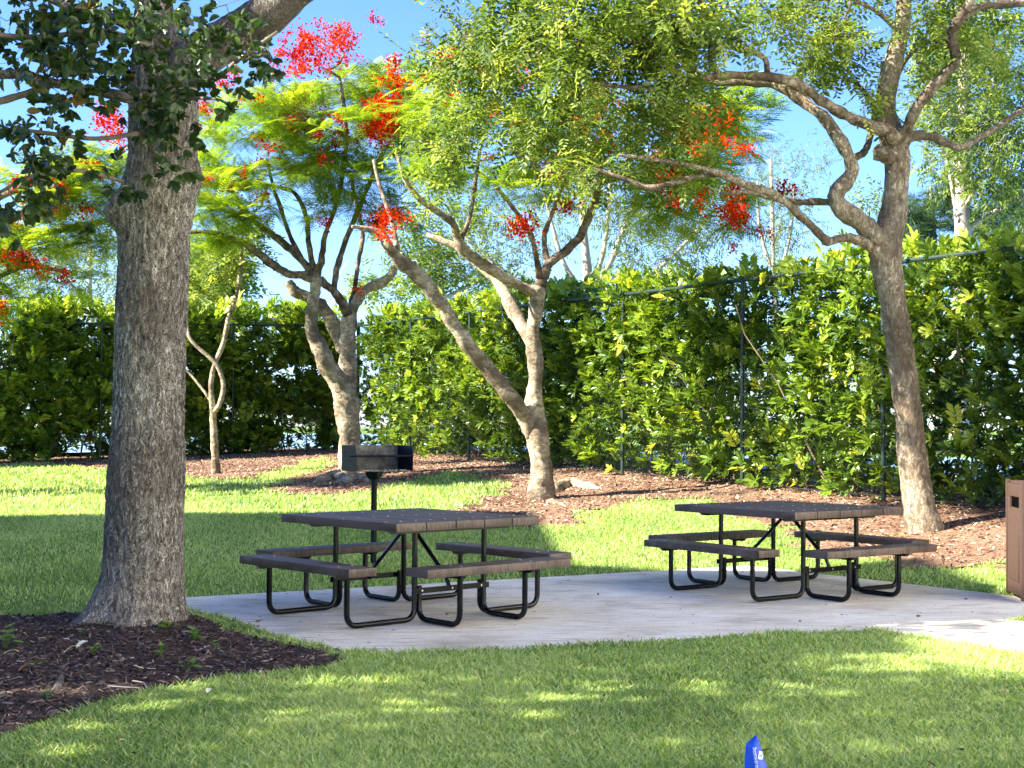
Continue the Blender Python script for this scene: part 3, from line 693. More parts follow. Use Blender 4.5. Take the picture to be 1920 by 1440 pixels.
ot2 = empty('shade_tree', (-12.2, 22.5, .1), 'slim leafy tree left of the sunlit lawn, outside the view', 'tree')
mbt = MB(); mbt.tube([(-12.2, 22.5, -.1), (-12.1, 22.4, 2), (-12.0, 22.3, 4.6)], [.16, .12, .07], 12); mbt.build('trunk', M['oakbark'], ot2, local=False, smooth=True)
q = rdir(85)*(RNG.random(85)**.4)[:, None]; At2 = np.array([-11.8, 23.0, 5.4])+q*np.array([2.6, 2.2, 1.5])
V, Fc, din_t = grow(np.array([(-12.05, 22.35, z) for z in np.linspace(2.5, 4.6, 8)]), np.full(8, .07), At2, .006, 3, .2)
twigs(V, Fc, ot2)
foliage('foliage', T_OAK, At2, din_t, 7, .28, M['oakleaf'], ot2, 1.6)

# ------------------------------------------------------------------ right tree
rt = empty('shade_tree', at(1728, 985, 16.2), 'slender light-barked forked tree in the mulch behind the right picnic table', 'tree')
D = 16.2
RT = [
 [(1735, 1010, D, 42), (1730, 985, D, 35), (1724, 950, D, 30), (1716, 900, D, 27.5), (1707, 820, D, 25), (1698, 740, D, 25), (1688, 660, D, 25), (1679, 600, D, 25), (1671, 545, D, 25.5), (1664, 500, D, 28), (1660, 465, D, 30), (1668, 430, D, 27), (1676, 380, D, 24), (1681, 330, D, 23), (1682, 290, D, 24), (1672, 250, D, 23), (1660, 215, D, 20), (1664, 165, D, 18), (1677, 110, D, 17), (1690, 50, D, 15), (1696, -20, D, 14), (1700, -110, D, 11)],
 [(1655, 490, D, 22), (1640, 448, D-.1, 20), (1610, 412, D-.2, 19), (1574, 385, D-.3, 18), (1571, 358, D-.3, 15), (1594, 330, D-.2, 13), (1597, 305, D-.2, 14), (1580, 272, D-.2, 12), (1558, 238, D-.1, 12), (1530, 208, D, 12), (1497, 184, D+.1, 11), (1455, 158, D+.2, 11), (1395, 152, D+.3, 9), (1330, 150, D+.4, 8), (1260, 100, D+.6, 6), (1190, 70, D+.8, 5)],
 [(1680, 275, D, 16), (1665, 248, D-.2, 14), (1636, 238, D-.3, 11), (1590, 218, D-.4, 10.5), (1545, 192, D-.6, 10), (1500, 162, D-.8, 10), (1455, 146, D-.9, 9), (1400, 142, D-1.0, 8), (1340, 143, D-1.1, 7), (1290, 150, D-1.2, 6), (1235, 162, D-1.3, 5), (1170, 163, D-1.4, 4), (1090, 150, D-1.5, 3)],
 [(1685, 270, D, 15), (1700, 240, D-.2, 12), (1716, 208, D-.3, 10), (1745, 168, D-.4, 10), (1780, 130, D-.5, 10), (1792, 108, D-.5, 10), (1783, 70, D-.6, 9), (1797, 38, D-.7, 9), (1820, 0, D-.8, 8), (1850, -60, D-1, 6)],
 [(1690, 275, D, 11), (1712, 255, D+.1, 9), (1745, 256, D+.2, 8), (1775, 268, D+.3, 7.5), (1800, 276, D+.4, 7), (1835, 260, D+.5, 6.5), (1880, 232, D+.6, 6), (1925, 202, D+.7, 6), (2000, 150, D+.9, 4)],
 [(1655, 500, D, 14), (1640, 470, D-.1, 12), (1615, 452, D-.2, 10), (1580, 447, D-.3, 8), (1553, 453, D-.35, 9), (1530, 432, D-.5, 7), (1495, 398, D-.7, 7), (1455, 367, D-.9, 8), (1410, 350, D-1, 7), (1360, 330, D-1.1, 7), (1305, 312, D-1.2, 5), (1230, 300, D-1.4, 4), (1160, 290, D-1.6, 3)],
 [(1572, 382, D-.3, 8), (1545, 378, D-.1, 7), (1500, 379, D, 6), (1450, 372, D, 5), (1405, 360, D, 5), (1350, 365, D+.1, 4)],
 [(1400, 350, D-1, 5), (1340, 328, D-1.0, 4.5), (1290, 335, D-1.0, 5), (1220, 352, D-1, 5), (1170, 335, D-1, 4.5), (1108, 316, D-1, 4)],
 [(1440, 143, D-.9, 6), (1432, 108, D-1, 5), (1385, 92, D-1.1, 5), (1310, 76, D-1.2, 5), (1240, 72, D-1.3, 4), (1160, 82, D-1.4, 3)],
 [(1352, 142, D-1.1, 5), (1332, 112, D-1.2, 5), (1334, 60, D-1.3, 5), (1310, 0, D-1.4, 4), (1290, -60, D-1.5, 3)],
 [(1594, 300, D, 7), (1620, 285, D+.2, 7), (1632, 255, D+.3, 6), (1638, 200, D+.4, 5), (1600, 150, D+.5, 4)],
 [(1668, 180, D, 5), (1700, 110, D+.3, 4), (1740, 60, D+.6, 3), (1760, 0, D+.8, 3)],
 [(1797, 38, D-.7, 7), (1840, 12, D-.6, 7), (1900, 8, D-.5, 7), (1990, 0, D-.4, 6)],
 [(1690, 60, D, 5), (1640, 20, D-.3, 4), (1580, -10, D-.5, 3)],
]
nodes = []; nr = []
for i, s in enumerate(RT):
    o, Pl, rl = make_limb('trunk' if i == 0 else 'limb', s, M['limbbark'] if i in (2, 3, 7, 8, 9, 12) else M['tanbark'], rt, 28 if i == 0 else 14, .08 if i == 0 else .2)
    if i: nodes.append(Pl); nr.append(rl)
# swollen knot below the upper fork
me, P_, r_ = make_limb('burl', [(1668, 300, D-.1, 12), (1655, 288, D-.15, 17), (1646, 276, D-.2, 10)], M['tanbark'], rt, 12, .2)
nodes = np.concatenate(nodes); nr = np.concatenate(nr)
A = cloud([(1120, 40, 260, 70, 15, 1.2, 210), (1160, 125, 150, 45, 14.6, .6, 90), (930, 110, 150, 90, 16.5, 1.2, 110), (1250, 60, 160, 90, 15, 1, 100), (1060, 220, 210, 80, 16.5, 1.2, 140),
           (1250, 210, 130, 60, 15.5, 1, 60), (870, 270, 130, 70, 17, 1, 60), (1450, 20, 130, 45, 16, 1, 55), (1550, 110, 60, 55, 16.5, .8, 34), (1600, 55, 60, 50, 16, .8, 26), (1640, 130, 30, 60, 16.4, .4, 14), (1780, 40, 120, 70, 16, 1, 60),
           (1880, 110, 70, 90, 17, .8, 34), (1760, 130, 50, 50, 16.6, .5, 12), (1640, 205, 30, 18, 16, .3, 5), (1130, 320, 120, 40, 15.6, .8, 34), (1300, 330, 90, 30, 15.4, .6, 12), (1450, 60, 90, 30, 15.4, .5, 12), (1100, -60, 350, 60, 15.5, 1.5, 100), (1700, -60, 250, 50, 16, 1.2, 60)])
A = clumps(A, 1.3, -.08, .1)
V, Fc, din = grow(nodes, nr, A, .0042, 3, .22, .05)
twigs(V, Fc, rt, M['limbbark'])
foliage('foliage', T_FINE, A, din, 7, .24, M['fine'], rt, 1.0, up=-.25)

# ------------------------------------------------------------------ flame trees (poincianas)
def flame_tree(label, base, limbs, leaf_ells, flower_ells, bark, root_d=None, nper=6, fs=1.0, ntrunk=1):
    t = empty('flame_tree', at(*base), label, 'tree', None)
    nodes = []; nr = []
    for i, s in enumerate(limbs):
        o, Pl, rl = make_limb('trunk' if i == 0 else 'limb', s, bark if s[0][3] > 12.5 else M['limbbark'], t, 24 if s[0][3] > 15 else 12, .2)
        nodes.append(Pl[len(Pl)//3:]); nr.append(rl[len(Pl)//3:])
    nodes = np.concatenate(nodes); nr = np.concatenate(nr)
    A = clumps(cloud(leaf_ells), .9, -.22, .3); B = cloud([(*e[:2], e[2]*1.15, e[3]*1.1, e[4], e[5]*1.5, max(2, int(e[6]*.8))) for e in flower_ells]); AB = np.concatenate([A, B])
    V, Fc, din = grow(nodes, nr, AB, .0042, 3, .2, .0)
    twigs(V, Fc, t)
    foliage('foliage', T_FERN, A, din[:len(A)], nper, .32, M['fern'], t, 1.0*fs, up=.05, flat=.25, zbias=1.6)
    foliage('flowers', T_FLOW, B, din[len(A):], 5, .17, M['flower'], t, .95, up=0)
    return t
d1 = 26.5
flame_tree('flame tree with two smooth stems directly behind the charcoal grill', (650, 893, d1),
 [[(652, 915, d1, 30), (651, 890, d1, 24), (654, 850, d1, 20), (656, 800, d1, 20), (652, 765, d1, 22), (640, 730, d1, 19), (618, 695, d1-.1, 16), (603, 660, d1-.2, 14), (586, 625, d1-.2, 14), (584, 590, d1-.2, 10), (589, 555, d1-.2, 11), (592, 520, d1-.2, 13)],
  [(650, 770, d1, 15), (655, 720, d1+.2, 16), (652, 680, d1+.3, 17), (650, 640, d1+.3, 17), (654, 600, d1+.3, 15), (662, 575, d1+.3, 11), (680, 550, d1+.4, 9), (705, 535, d1+.5, 10), (730, 520, d1+.5, 8), (742, 495, d1+.5, 6), (745, 460, d1+.6, 4)],
  [(648, 660, d1+.3, 14), (630, 620, d1+.4, 14), (612, 585, d1+.4, 13), (580, 560, d1+.5, 11), (556, 548, d1+.5, 11), (540, 530, d1+.5, 9)],
  [(592, 522, d1-.2, 12), (565, 516, d1-.3, 8), (540, 512, d1-.4, 8), (510, 495, d1-.5, 8), (470, 465, d1-.6, 7), (420, 442, d1-.7, 6), (370, 436, d1-.8, 5), (310, 430, d1-.9, 4)],
  [(590, 520, d1-.2, 8), (568, 490, d1-.1, 7), (530, 455, d1, 7), (490, 425, d1+.1, 6), (455, 390, d1+.2, 5), (430, 350, d1+.3, 3)],
  [(588, 505, d1-.2, 6), (579, 460, d1-.3, 5), (575, 410, d1-.4, 4.5), (555, 365, d1-.5, 4), (520, 350, d1-.6, 3.5), (470, 345, d1-.7, 3)],
  [(568, 490, d1, 5), (543, 440, d1, 4), (528, 395, d1, 4), (512, 350, d1, 3), (500, 300, d1, 3)],
  [(594, 520, d1-.2, 8), (603, 485, d1-.3, 6), (608, 445, d1-.4, 5), (625, 400, d1-.5, 4), (640, 340, d1-.6, 4), (650, 260, d1-.6, 4), (640, 160, d1-.5, 3)],
  [(600, 525, d1-.1, 8), (625, 545, d1, 8), (640, 565, d1+.1, 9), (652, 590, d1+.2, 9)],
  [(625, 545, d1, 6), (632, 505, d1, 6), (645, 460, d1+.1, 5), (665, 410, d1+.2, 5), (690, 350, d1+.3, 4), (720, 280, d1+.4, 4)],
  [(655, 580, d1+.3, 6), (665, 540, d1+.5, 4), (672, 490, d1+.7, 4), (680, 440, d1+.9, 4), (670, 390, d1+1, 4), (655, 320, d1+1, 3)]],
 [(560, 330, 150, 40, 25.6, 1.3, 40), (660, 320, 100, 40, 25.4, 1, 22), (820, 320, 60, 30, 25.6, 1, 12), (640, 210, 170, 70, 26.3, 1.8, 105), (480, 230, 110, 75, 25.7, 1.4, 85), (420, 330, 100, 60, 25.5, 1.5, 62), (440, 400, 90, 30, 25.7, 1, 26), (560, 300, 90, 40, 25.8, 1.3, 40), (760, 240, 110, 80, 26.5, 1.5, 55), (640, 390, 60, 40, 25.8, .8, 14), (700, 150, 90, 40, 26.8, 1, 26), (740, 400, 60, 30, 26, 1, 12), (400, 445, 60, 15, 25.8, .6, 12)],
 [(600, 90, 75, 45, 26.2, .8, 58), (540, 120, 40, 35, 26, .5, 16), (640, 65, 30, 20, 26.2, .4, 10), (716, 220, 36, 42, 25.0, .4, 50), (722, 400, 30, 30, 25.4, .4, 14), (605, 430, 14, 14, 25.3, .2, 3), (489, 372, 18, 14, 25.6, .2, 4), (650, 255, 50, 25, 25.6, .4, 9), (430, 150, 40, 15, 25.4, .4, 7), (678, 552, 14, 8, 26.8, .1, 2), (390, 220, 20, 30, 25.4, .4, 6), (520, 230, 160, 90, 25.2, .8, 22), (830, 170, 110, 90, 25.2, .6, 16), (430, 330, 90, 50, 24.8, .4, 8), (560, 215, 40, 30, 25.2, .4, 7), (700, 40, 14, 18, 26.4, .2, 3), (820, 140, 26, 22, 25.4, .3, 9)],
 M['poibark'], nper=17)
d2 = 21.0
flame_tree('flame tree with one limb leaning left, in red mulch between the two picnic tables', (1022, 945, d2),
 [[(1028, 965, d2, 36), (1022, 945, d2, 29), (1017, 910, d2, 25), (1012, 870, d2, 23.5), (1006, 825, d2, 22), (1000, 785, d2, 22), (1001, 740, d2, 15), (1005, 700, d2, 13.5), (1001, 660, d2, 14), (1000, 615, d2, 13.5), (1007, 570, d2, 14), (1009, 540, d2, 15)],
  [(1000, 815, d2, 17), (982, 780, d2-.1, 16), (952, 738, d2-.3, 15), (920, 700, d2-.4, 14), (888, 660, d2-.5, 13), (858, 620, d2-.6, 13.5), (832, 578, d2-.7, 12.5), (802, 538, d2-.8, 12.5), (775, 508, d2-.9, 14), (745, 485, d2-1, 12), (728, 462, d2-1.1, 9), (712, 438, d2-1.1, 7), (680, 428, d2-1.2, 5), (660, 425, d2-1.3, 3)],
  [(745, 485, d2-1, 7), (740, 440, d2-.9, 5), (728, 395, d2-.7, 4), (712, 350, d2-.5, 3.5), (700, 300, d2-.3, 2.5)],
  [(1008, 548, d2, 13), (985, 540, d2-.1, 10), (950, 524, d2-.2, 10), (915, 500, d2-.3, 10.5), (885, 482, d2-.4, 10.5), (862, 455, d2-.5, 9), (850, 420, d2-.6, 7.5), (822, 398, d2-.7, 6.5), (790, 375, d2-.8, 6), (765, 345, d2-.9, 5), (745, 290, d2-1, 4)],
  [(1012, 540, d2, 12), (1022, 508, d2+.1, 10), (1040, 485, d2+.2, 8), (1068, 465, d2+.3, 8), (1092, 435, d2+.4, 7.5), (1108, 395, d2+.5, 7), (1122, 355, d2+.6, 7), (1124, 315, d2+.7, 6), (1110, 260, d2+.8, 4)],
  [(1005, 650, d2+.2, 14), (985, 620, d2+.4, 13), (965, 585, d2+.6, 13), (945, 548, d2+.8, 12), (925, 520, d2+1, 9), (890, 490, d2+1.1, 8), (850, 460, d2+1.2, 6), (800, 440, d2+1.3, 4)],
  [(1012, 520, d2, 7), (1005, 480, d2-.2, 5), (995, 440, d2-.3, 5), (970, 400, d2-.4, 4), (930, 350, d2-.5, 4)],
  [(1030, 500, d2+.1, 6), (1020, 450, d2+.3, 5), (1035, 400, d2+.4, 4), (1060, 340, d2+.5, 3)],
  [(862, 455, d2-.5, 5), (880, 410, d2-.4, 4), (890, 350, d2-.3, 4), (900, 280, d2-.2, 3)],
  [(1122, 345, d2+.6, 5), (1180, 330, d2+.8, 4), (1260, 320, d2+1, 4), (1340, 330, d2+1.2, 3)]],
 [(1000, 330, 170, 60, 20.8, 1.3, 46), (1250, 340, 130, 70, 22, 1.2, 75), (1340, 250, 80, 70, 22, 1, 60), (880, 180, 120, 80, 20.8, 1.4, 55), (1090, 250, 130, 80, 21.5, 1.4, 60), (1390, 190, 50, 30, 22, .6, 14), (1380, 390, 60, 50, 22.2, .6, 24), (800, 310, 60, 30, 20, .6, 12), (1270, 420, 80, 30, 22.4, .6, 14)],
 [(985, 425, 26, 20, 20.2, .2, 9), (1072, 395, 22, 20, 20.8, .2, 6), (1235, 213, 22, 10, 20.8, .2, 6), (1310, 225, 55, 26, 20.9, .3, 16), (1385, 420, 42, 45, 21.4, .5, 15), (1300, 255, 40, 14, 20.9, .3, 8), (1375, 355, 30, 12, 21.2, .3, 5), (1480, 355, 16, 6, 21.6, .2, 3), (735, 420, 26, 26, 19.5, .2, 8), (1050, 200, 180, 110, 19.6, .5, 22), (1250, 290, 150, 70, 20.4, .5, 16), (900, 120, 90, 60, 19.6, .4, 10), (740, 150, 30, 60, 20.4, .4, 8), (880, 90, 50, 40, 20, .4, 10), (1000, 90, 60, 30, 20.2, .4, 6), (1080, 75, 20, 10, 19.8, .2, 3), (1290, 370, 60, 20, 21, .3, 6), (950, 300, 100, 30, 20.2, .4, 6)],
 M['poibark'], nper=13)
flame_tree('flame tree partly hidden behind the nearest trunk, red flowers at the left edge', (-260, 905, 23.5),
 [[(-250, 930, 23.5, 34), (-250, 880, 23.5, 28), (-240, 760, 23.5, 24), (-220, 660, 23.5, 22), (-190, 600, 23.5, 20)],
  [(-190, 605, 23.5, 14), (-110, 540, 23.7, 11), (-20, 490, 23.9, 9), (80, 440, 24.1, 7), (170, 420, 24.3, 6), (240, 405, 24.5, 5)],
  [(-190, 600, 23.5, 12), (-140, 500, 23.4, 10), (-70, 420, 23.3, 8), (20, 360, 23.2, 6), (110, 330, 23.2, 5)],
  [(-110, 545, 23.7, 7), (-30, 530, 23.5, 5), (50, 500, 23.4, 4), (130, 510, 23.3, 3)]],
 [(100, 350, 120, 60, 23.6, 1.3, 70), (40, 450, 100, 60, 23.6, 1.3, 55), (180, 440, 60, 40, 24.2, .8, 24), (-10, 560, 50, 60, 23.4, .6, 24), (120, 520, 80, 25, 24, .8, 12), (190, 310, 50, 50, 24, .8, 22), (-150, 400, 90, 120, 23.5, 1.5, 50)],
 [(212, 238, 30, 38, 23.6, .3, 20), (110, 395, 50, 14, 22.8, .3, 8), (30, 480, 36, 20, 22.8, .3, 12), (-5, 590, 18, 40, 22.8, .3, 12), (60, 505, 26, 12, 22.8, .3, 5), (15, 400, 30, 14, 22.6, .3, 5), (80, 350, 50, 20, 22.6, .3, 7), (110, 525, 14, 10, 23, .2, 2), (175, 300, 25, 15, 23, .3, 4)],
 M['poibark'], nper=17)

# exposed light roots beside the flame trees
def root(name, spec, mat, label, cat='root', group=None):
    pts = []; R = []
    for px, py, rp in spec:
        g_ = gp(px, py); dd = (g_-np.array([0, 0, CAMH]))@FWD; g_[2] += rp*dd/F*.1; pts.append(g_); R.append(rp*dd/F)
    V, Fc, cap, P, r = limb_mesh(pts, R, 12, 6, .25)
    base = pts[0]; o = bpy.data.meshes.new(name); o.from_pydata([tuple(map(float, v-base)) for v in V], [], [tuple(map(int, f)) for f in Fc]+[tuple(map(int, c[:3])) for c in cap])
    for p in o.polygons: p.use_smooth = True
    ob = link(name, o, mat); ob.location = Vector(base); return tag(ob, label, cat, group)
root('tree_root', [(655, 905, 9), (630, 896, 13), (606, 900, 10), (590, 905, 3)], M['poibark'], 'pale surface root left of the flame tree behind the grill')
root('tree_root', [(655, 900, 10), (672, 897, 10), (690, 903, 4)], M['poibark'], 'pale root at the right foot of the flame tree behind the grill')
root('tree_root', [(1035, 925, 9), (1065, 912, 14), (1100, 915, 10), (1125, 918, 4)], M['poibark'], 'broad pale root running right from the foot of the middle flame tree')
root('tree_root', [(1035, 945, 10), (1048, 948, 8), (1062, 952, 3)], M['poibark'], 'short root toe in front of the middle flame tree')
root('tree_root', [(128, 1262, 4), (112, 1278, 9), (113, 1298, 9), (135, 1312, 4)], M['oakbark'], 'weathered grey root hump in the dark mulch at lower left')
root('tree_root', [(140, 1332, 2.5), (152, 1318, 4), (172, 1313, 3.5), (200, 1318, 2)], M['grey'], 'curved bare root piece at the front edge of the dark mulch')
root('tree_root', [(-30, 1320, 6), (20, 1308, 6), (58, 1302, 2)], M['oakbark'], 'half-buried straight root at the far left of the dark mulch')
root('tree_root', [(195, 1188, 16), (160, 1196, 13), (120, 1206, 9), (80, 1214, 3)], M['oakbark'], 'mulch-covered root running left from the nearest trunk')

# small crooked tree
d3 = 28
st = empty('small_tree', at(404, 880, d3), 'thin crooked pale sapling just right of the nearest trunk, before the hedge', 'tree')
nodes = []; nr = []
for i, s in enumerate([[(405, 890, d3, 12), (403, 850, d3, 9.5), (401, 810, d3, 8.5), (399, 770, d3, 8), (396, 735, d3, 6), (398, 700, d3, 6), (408, 670, d3, 6), (420, 640, d3, 6), (428, 600, d3, 6), (440, 565, d3, 5.5), (448, 530, d3, 5), (452, 490, d3, 4), (455, 440, d3, 3)],
  [(400, 775, d3, 6), (413, 755, d3-.1, 6), (419, 725, d3-.1, 6), (412, 695, d3-.1, 5.5), (395, 672, d3-.1, 5), (370, 650, d3-.1, 4.5), (354, 630, d3-.1, 4), (350, 600, d3, 3)],
  [(396, 752, d3, 4), (380, 730, d3, 3.5), (355, 700, d3+.1, 3), (330, 680, d3+.1, 3)]]):
    o, Pl, rl = make_limb('trunk' if i == 0 else 'limb', [(q[0], q[1], q[2], q[3]*.78) for q in s], M['poibark'], st, 12, .12); nodes.append(Pl[-15:]); nr.append(rl[-15:])
A = cloud([(420, 500, 50, 30, 28.3, .8, 28), (380, 540, 30, 25, 28.2, .5, 10), (460, 450, 40, 25, 28, .6, 14)])
V, Fc, din = grow(np.concatenate(nodes), np.concatenate(nr), A, .004); twigs(V, Fc, st); foliage('foliage', T_FINE, A, din, 8, .35, M['fine'], st, 1.4)

# ------------------------------------------------------------------ trees beyond the hedge
def far_tree(label, base, limbs, ells, tpl, mat, per, spread, scale, name='tree', bark='palebark', up=0, tip=.005):
    t = empty(name, at(*base), label, 'tree', 'trees beyond the hedge')
    nodes = []; nr = []
    for i, s in enumerate(limbs):
        o, Pl, rl = make_limb('trunk' if i == 0 else 'limb', s, M[bark], t, 10, .1); nodes.append(Pl[len(Pl)//3:]); nr.append(rl[len(Pl)//3:])
    A = cloud(ells); V, Fc, din = grow(np.concatenate(nodes), np.concatenate(nr), A, tip, 4, .2, -.05 if up >= 0 else .2)
    twigs(V, Fc, t, M[bark]); foliage('foliage', tpl, A, din, per, spread, mat, t, scale, up=up)
    return t
d = 27
far_tree('tall pale-trunked tree with sparse leaves beyond the hedge at the right edge', (1808, 900, d),
 [[(1800, 820, d, 22), (1803, 600, d, 19), (1806, 450, d, 16), (1802, 350, d, 13), (1804, 250, d, 12), (1808, 160, d, 12), (1806, 80, d, 9), (1800, -40, d, 7)],
  [(1806, 440, d, 6), (1835, 415, d, 5), (1870, 395, d, 5), (1920, 370, d, 4), (1990, 340, d, 3)],
  [(1805, 400, d, 5), (1830, 350, d-.3, 4), (1860, 300, d-.4, 4), (1900, 230, d-.5, 3)],
  [(1806, 430, d, 4), (1790, 380, d, 4), (1780, 320, d, 3), (1765, 260, d, 3)],
  [(1808, 160, d, 4), (1770, 100, d, 3), (1750, 30, d, 3)], [(1808, 120, d, 4), (1860, 60, d, 3), (1900, 0, d, 3)]],
 [(1860, 280, 90, 120, 27, 1.5, 150), (1760, 220, 60, 120, 27.2, 1.2, 80), (1880, 120, 80, 120, 27, 1.5, 70), (1780, 60, 80, 90, 27, 1.2, 50), (1640, 380, 50, 20, 27, .6, 8), (1890, 420, 60, 40, 27, 1, 18)], T_SPRAY, M['fine'], 7, .4, 1.3)
d = 30
far_tree('dark needled pine low behind the right end of the hedge', (1780, 880, d),
 [[(1760, 800, d, 12), (1756, 600, d, 9), (1752, 480, d, 7), (1748, 400, d, 5), (1745, 350, d, 3)],
  [(1752, 480, d, 4), (1700, 440, d, 3), (1660, 410, d, 2)], [(1752, 470, d, 4), (1830, 430, d, 3), (1890, 390, d, 2)]],
 [(1740, 400, 60, 45, 30, 1, 50), (1700, 450, 50, 25, 30, .8, 26), (1840, 420, 60, 30, 30, 1, 30), (1900, 380, 40, 40, 30, 1, 22), (1790, 350, 40, 30, 30, 1, 14)], T_NEED, M['needle'], 6, .4, 1.3, name='pine_tree')
d = 40
far_tree('many-stemmed bare grey tree beyond the hedge, right of the middle flame tree', (1100, 860, d),
 [[(1105, 780, d, 14), (1103, 620, d, 12), (1102, 520, d, 9), (1095, 440, d, 7), (1090, 360, d, 5), (1085, 280, d, 4)],
  [(1104, 560, d, 7), (1140, 500, d, 6), (1170, 430, d, 5), (1200, 350, d, 4), (1215, 280, d, 3)],
  [(1103, 540, d, 6), (1130, 480, d, 5), (1140, 400, d, 4), (1145, 320, d, 3)],
  [(1102, 560, d, 6), (1060, 500, d, 5), (1040, 440, d, 4), (1020, 360, d, 3)],
  [(1104, 590, d, 6), (1180, 545, d, 5), (1240, 500, d, 4), (1300, 440, d, 3), (1340, 390, d, 3)],
  [(1104, 590, d, 5), (1030, 560, d, 4), (960, 520, d, 4), (900, 470, d, 3), (850, 420, d, 3)]],
 [(1130, 360, 130, 90, 40, 3, 90), (1240, 430, 120, 70, 40, 3, 110), (960, 440, 120, 70, 40, 3, 90), (1330, 380, 70, 80, 40, 3, 60), (1290, 500, 80, 30, 40, 2, 30), (1180, 500, 90, 40, 40, 2, 24)], T_SPRAY, M['pale'], 5, .5, 1.4)
d = 42
far_tree('wispy weeping pale tree beyond the hedge, left of the right forked trunk', (1450, 820, d),
 [[(1455, 760, d, 9), (1455, 600, d, 7), (1450, 500, d, 5), (1448, 400, d, 4), (1445, 300, d, 3)],
  [(1452, 540, d, 4), (1480, 450, d, 3), (1490, 350, d, 3)], [(1452, 520, d, 4), (1425, 430, d, 3), (1420, 340, d, 2)]],
 [(1450, 340, 60, 90, 42, 2, 95), (1490, 420, 50, 60, 42, 2, 45), (1430, 450, 40, 40, 42, 2, 30), (1530, 300, 40, 50, 42, 2, 22)], T_SPRAY, M['pale'], 4, .6, 1.1, up=-.8)
d = 44
far_tree('rounded green tree beyond the hedge just right of the nearest trunk', (390, 850, d),
 [[(392, 760, d, 9), (392, 620, d, 8), (394, 560, d, 6), (396, 500, d, 4)]],
 [(400, 520, 70, 50, 44, 2, 120), (370, 560, 60, 25, 44, 2, 50)], T_FINE, M['fine'], 9, .6, 2.4)
far_tree('thin grey tree beyond the left hedge with forked bare branches', (170, 850, d),
 [[(175, 760, d, 8), (172, 620, d, 7), (168, 540, d, 5), (170, 460, d, 4)], [(170, 580, d, 4), (130, 530, d, 3), (100, 480, d, 3), (60, 450, d, 2)], [(172, 600, d, 4), (215, 560, d, 4), (240, 500, d, 3)]],
 [(150, 480, 100, 60, 44, 3, 60), (60, 520, 60, 50, 44, 2, 45), (220, 540, 60, 40, 44, 2, 30)], T_SPRAY, M['pale'], 4, .6, 1.7)
d = 41
far_tree('loose green tree beyond the hedge, behind the leaning limb of the middle flame tree', (830, 850, d),
 [[(835, 760, d, 8), (832, 620, d, 7), (828, 540, d, 5), (822, 460, d, 4)], [(830, 570, d, 4), (780, 520, d, 3), (750, 470, d, 2)], [(830, 560, d, 4), (890, 530, d, 3), (940, 500, d, 2)]],
 [(800, 500, 80, 55, 41, 2, 70), (760, 420, 60, 50, 41, 2, 24), (900, 520, 70, 35, 41, 2, 40), (700, 540, 40, 25, 41, 1, 20), (850, 400, 60, 60, 41, 2, 30)], T_FINE, M['fine'], 6, .6, 1.9)

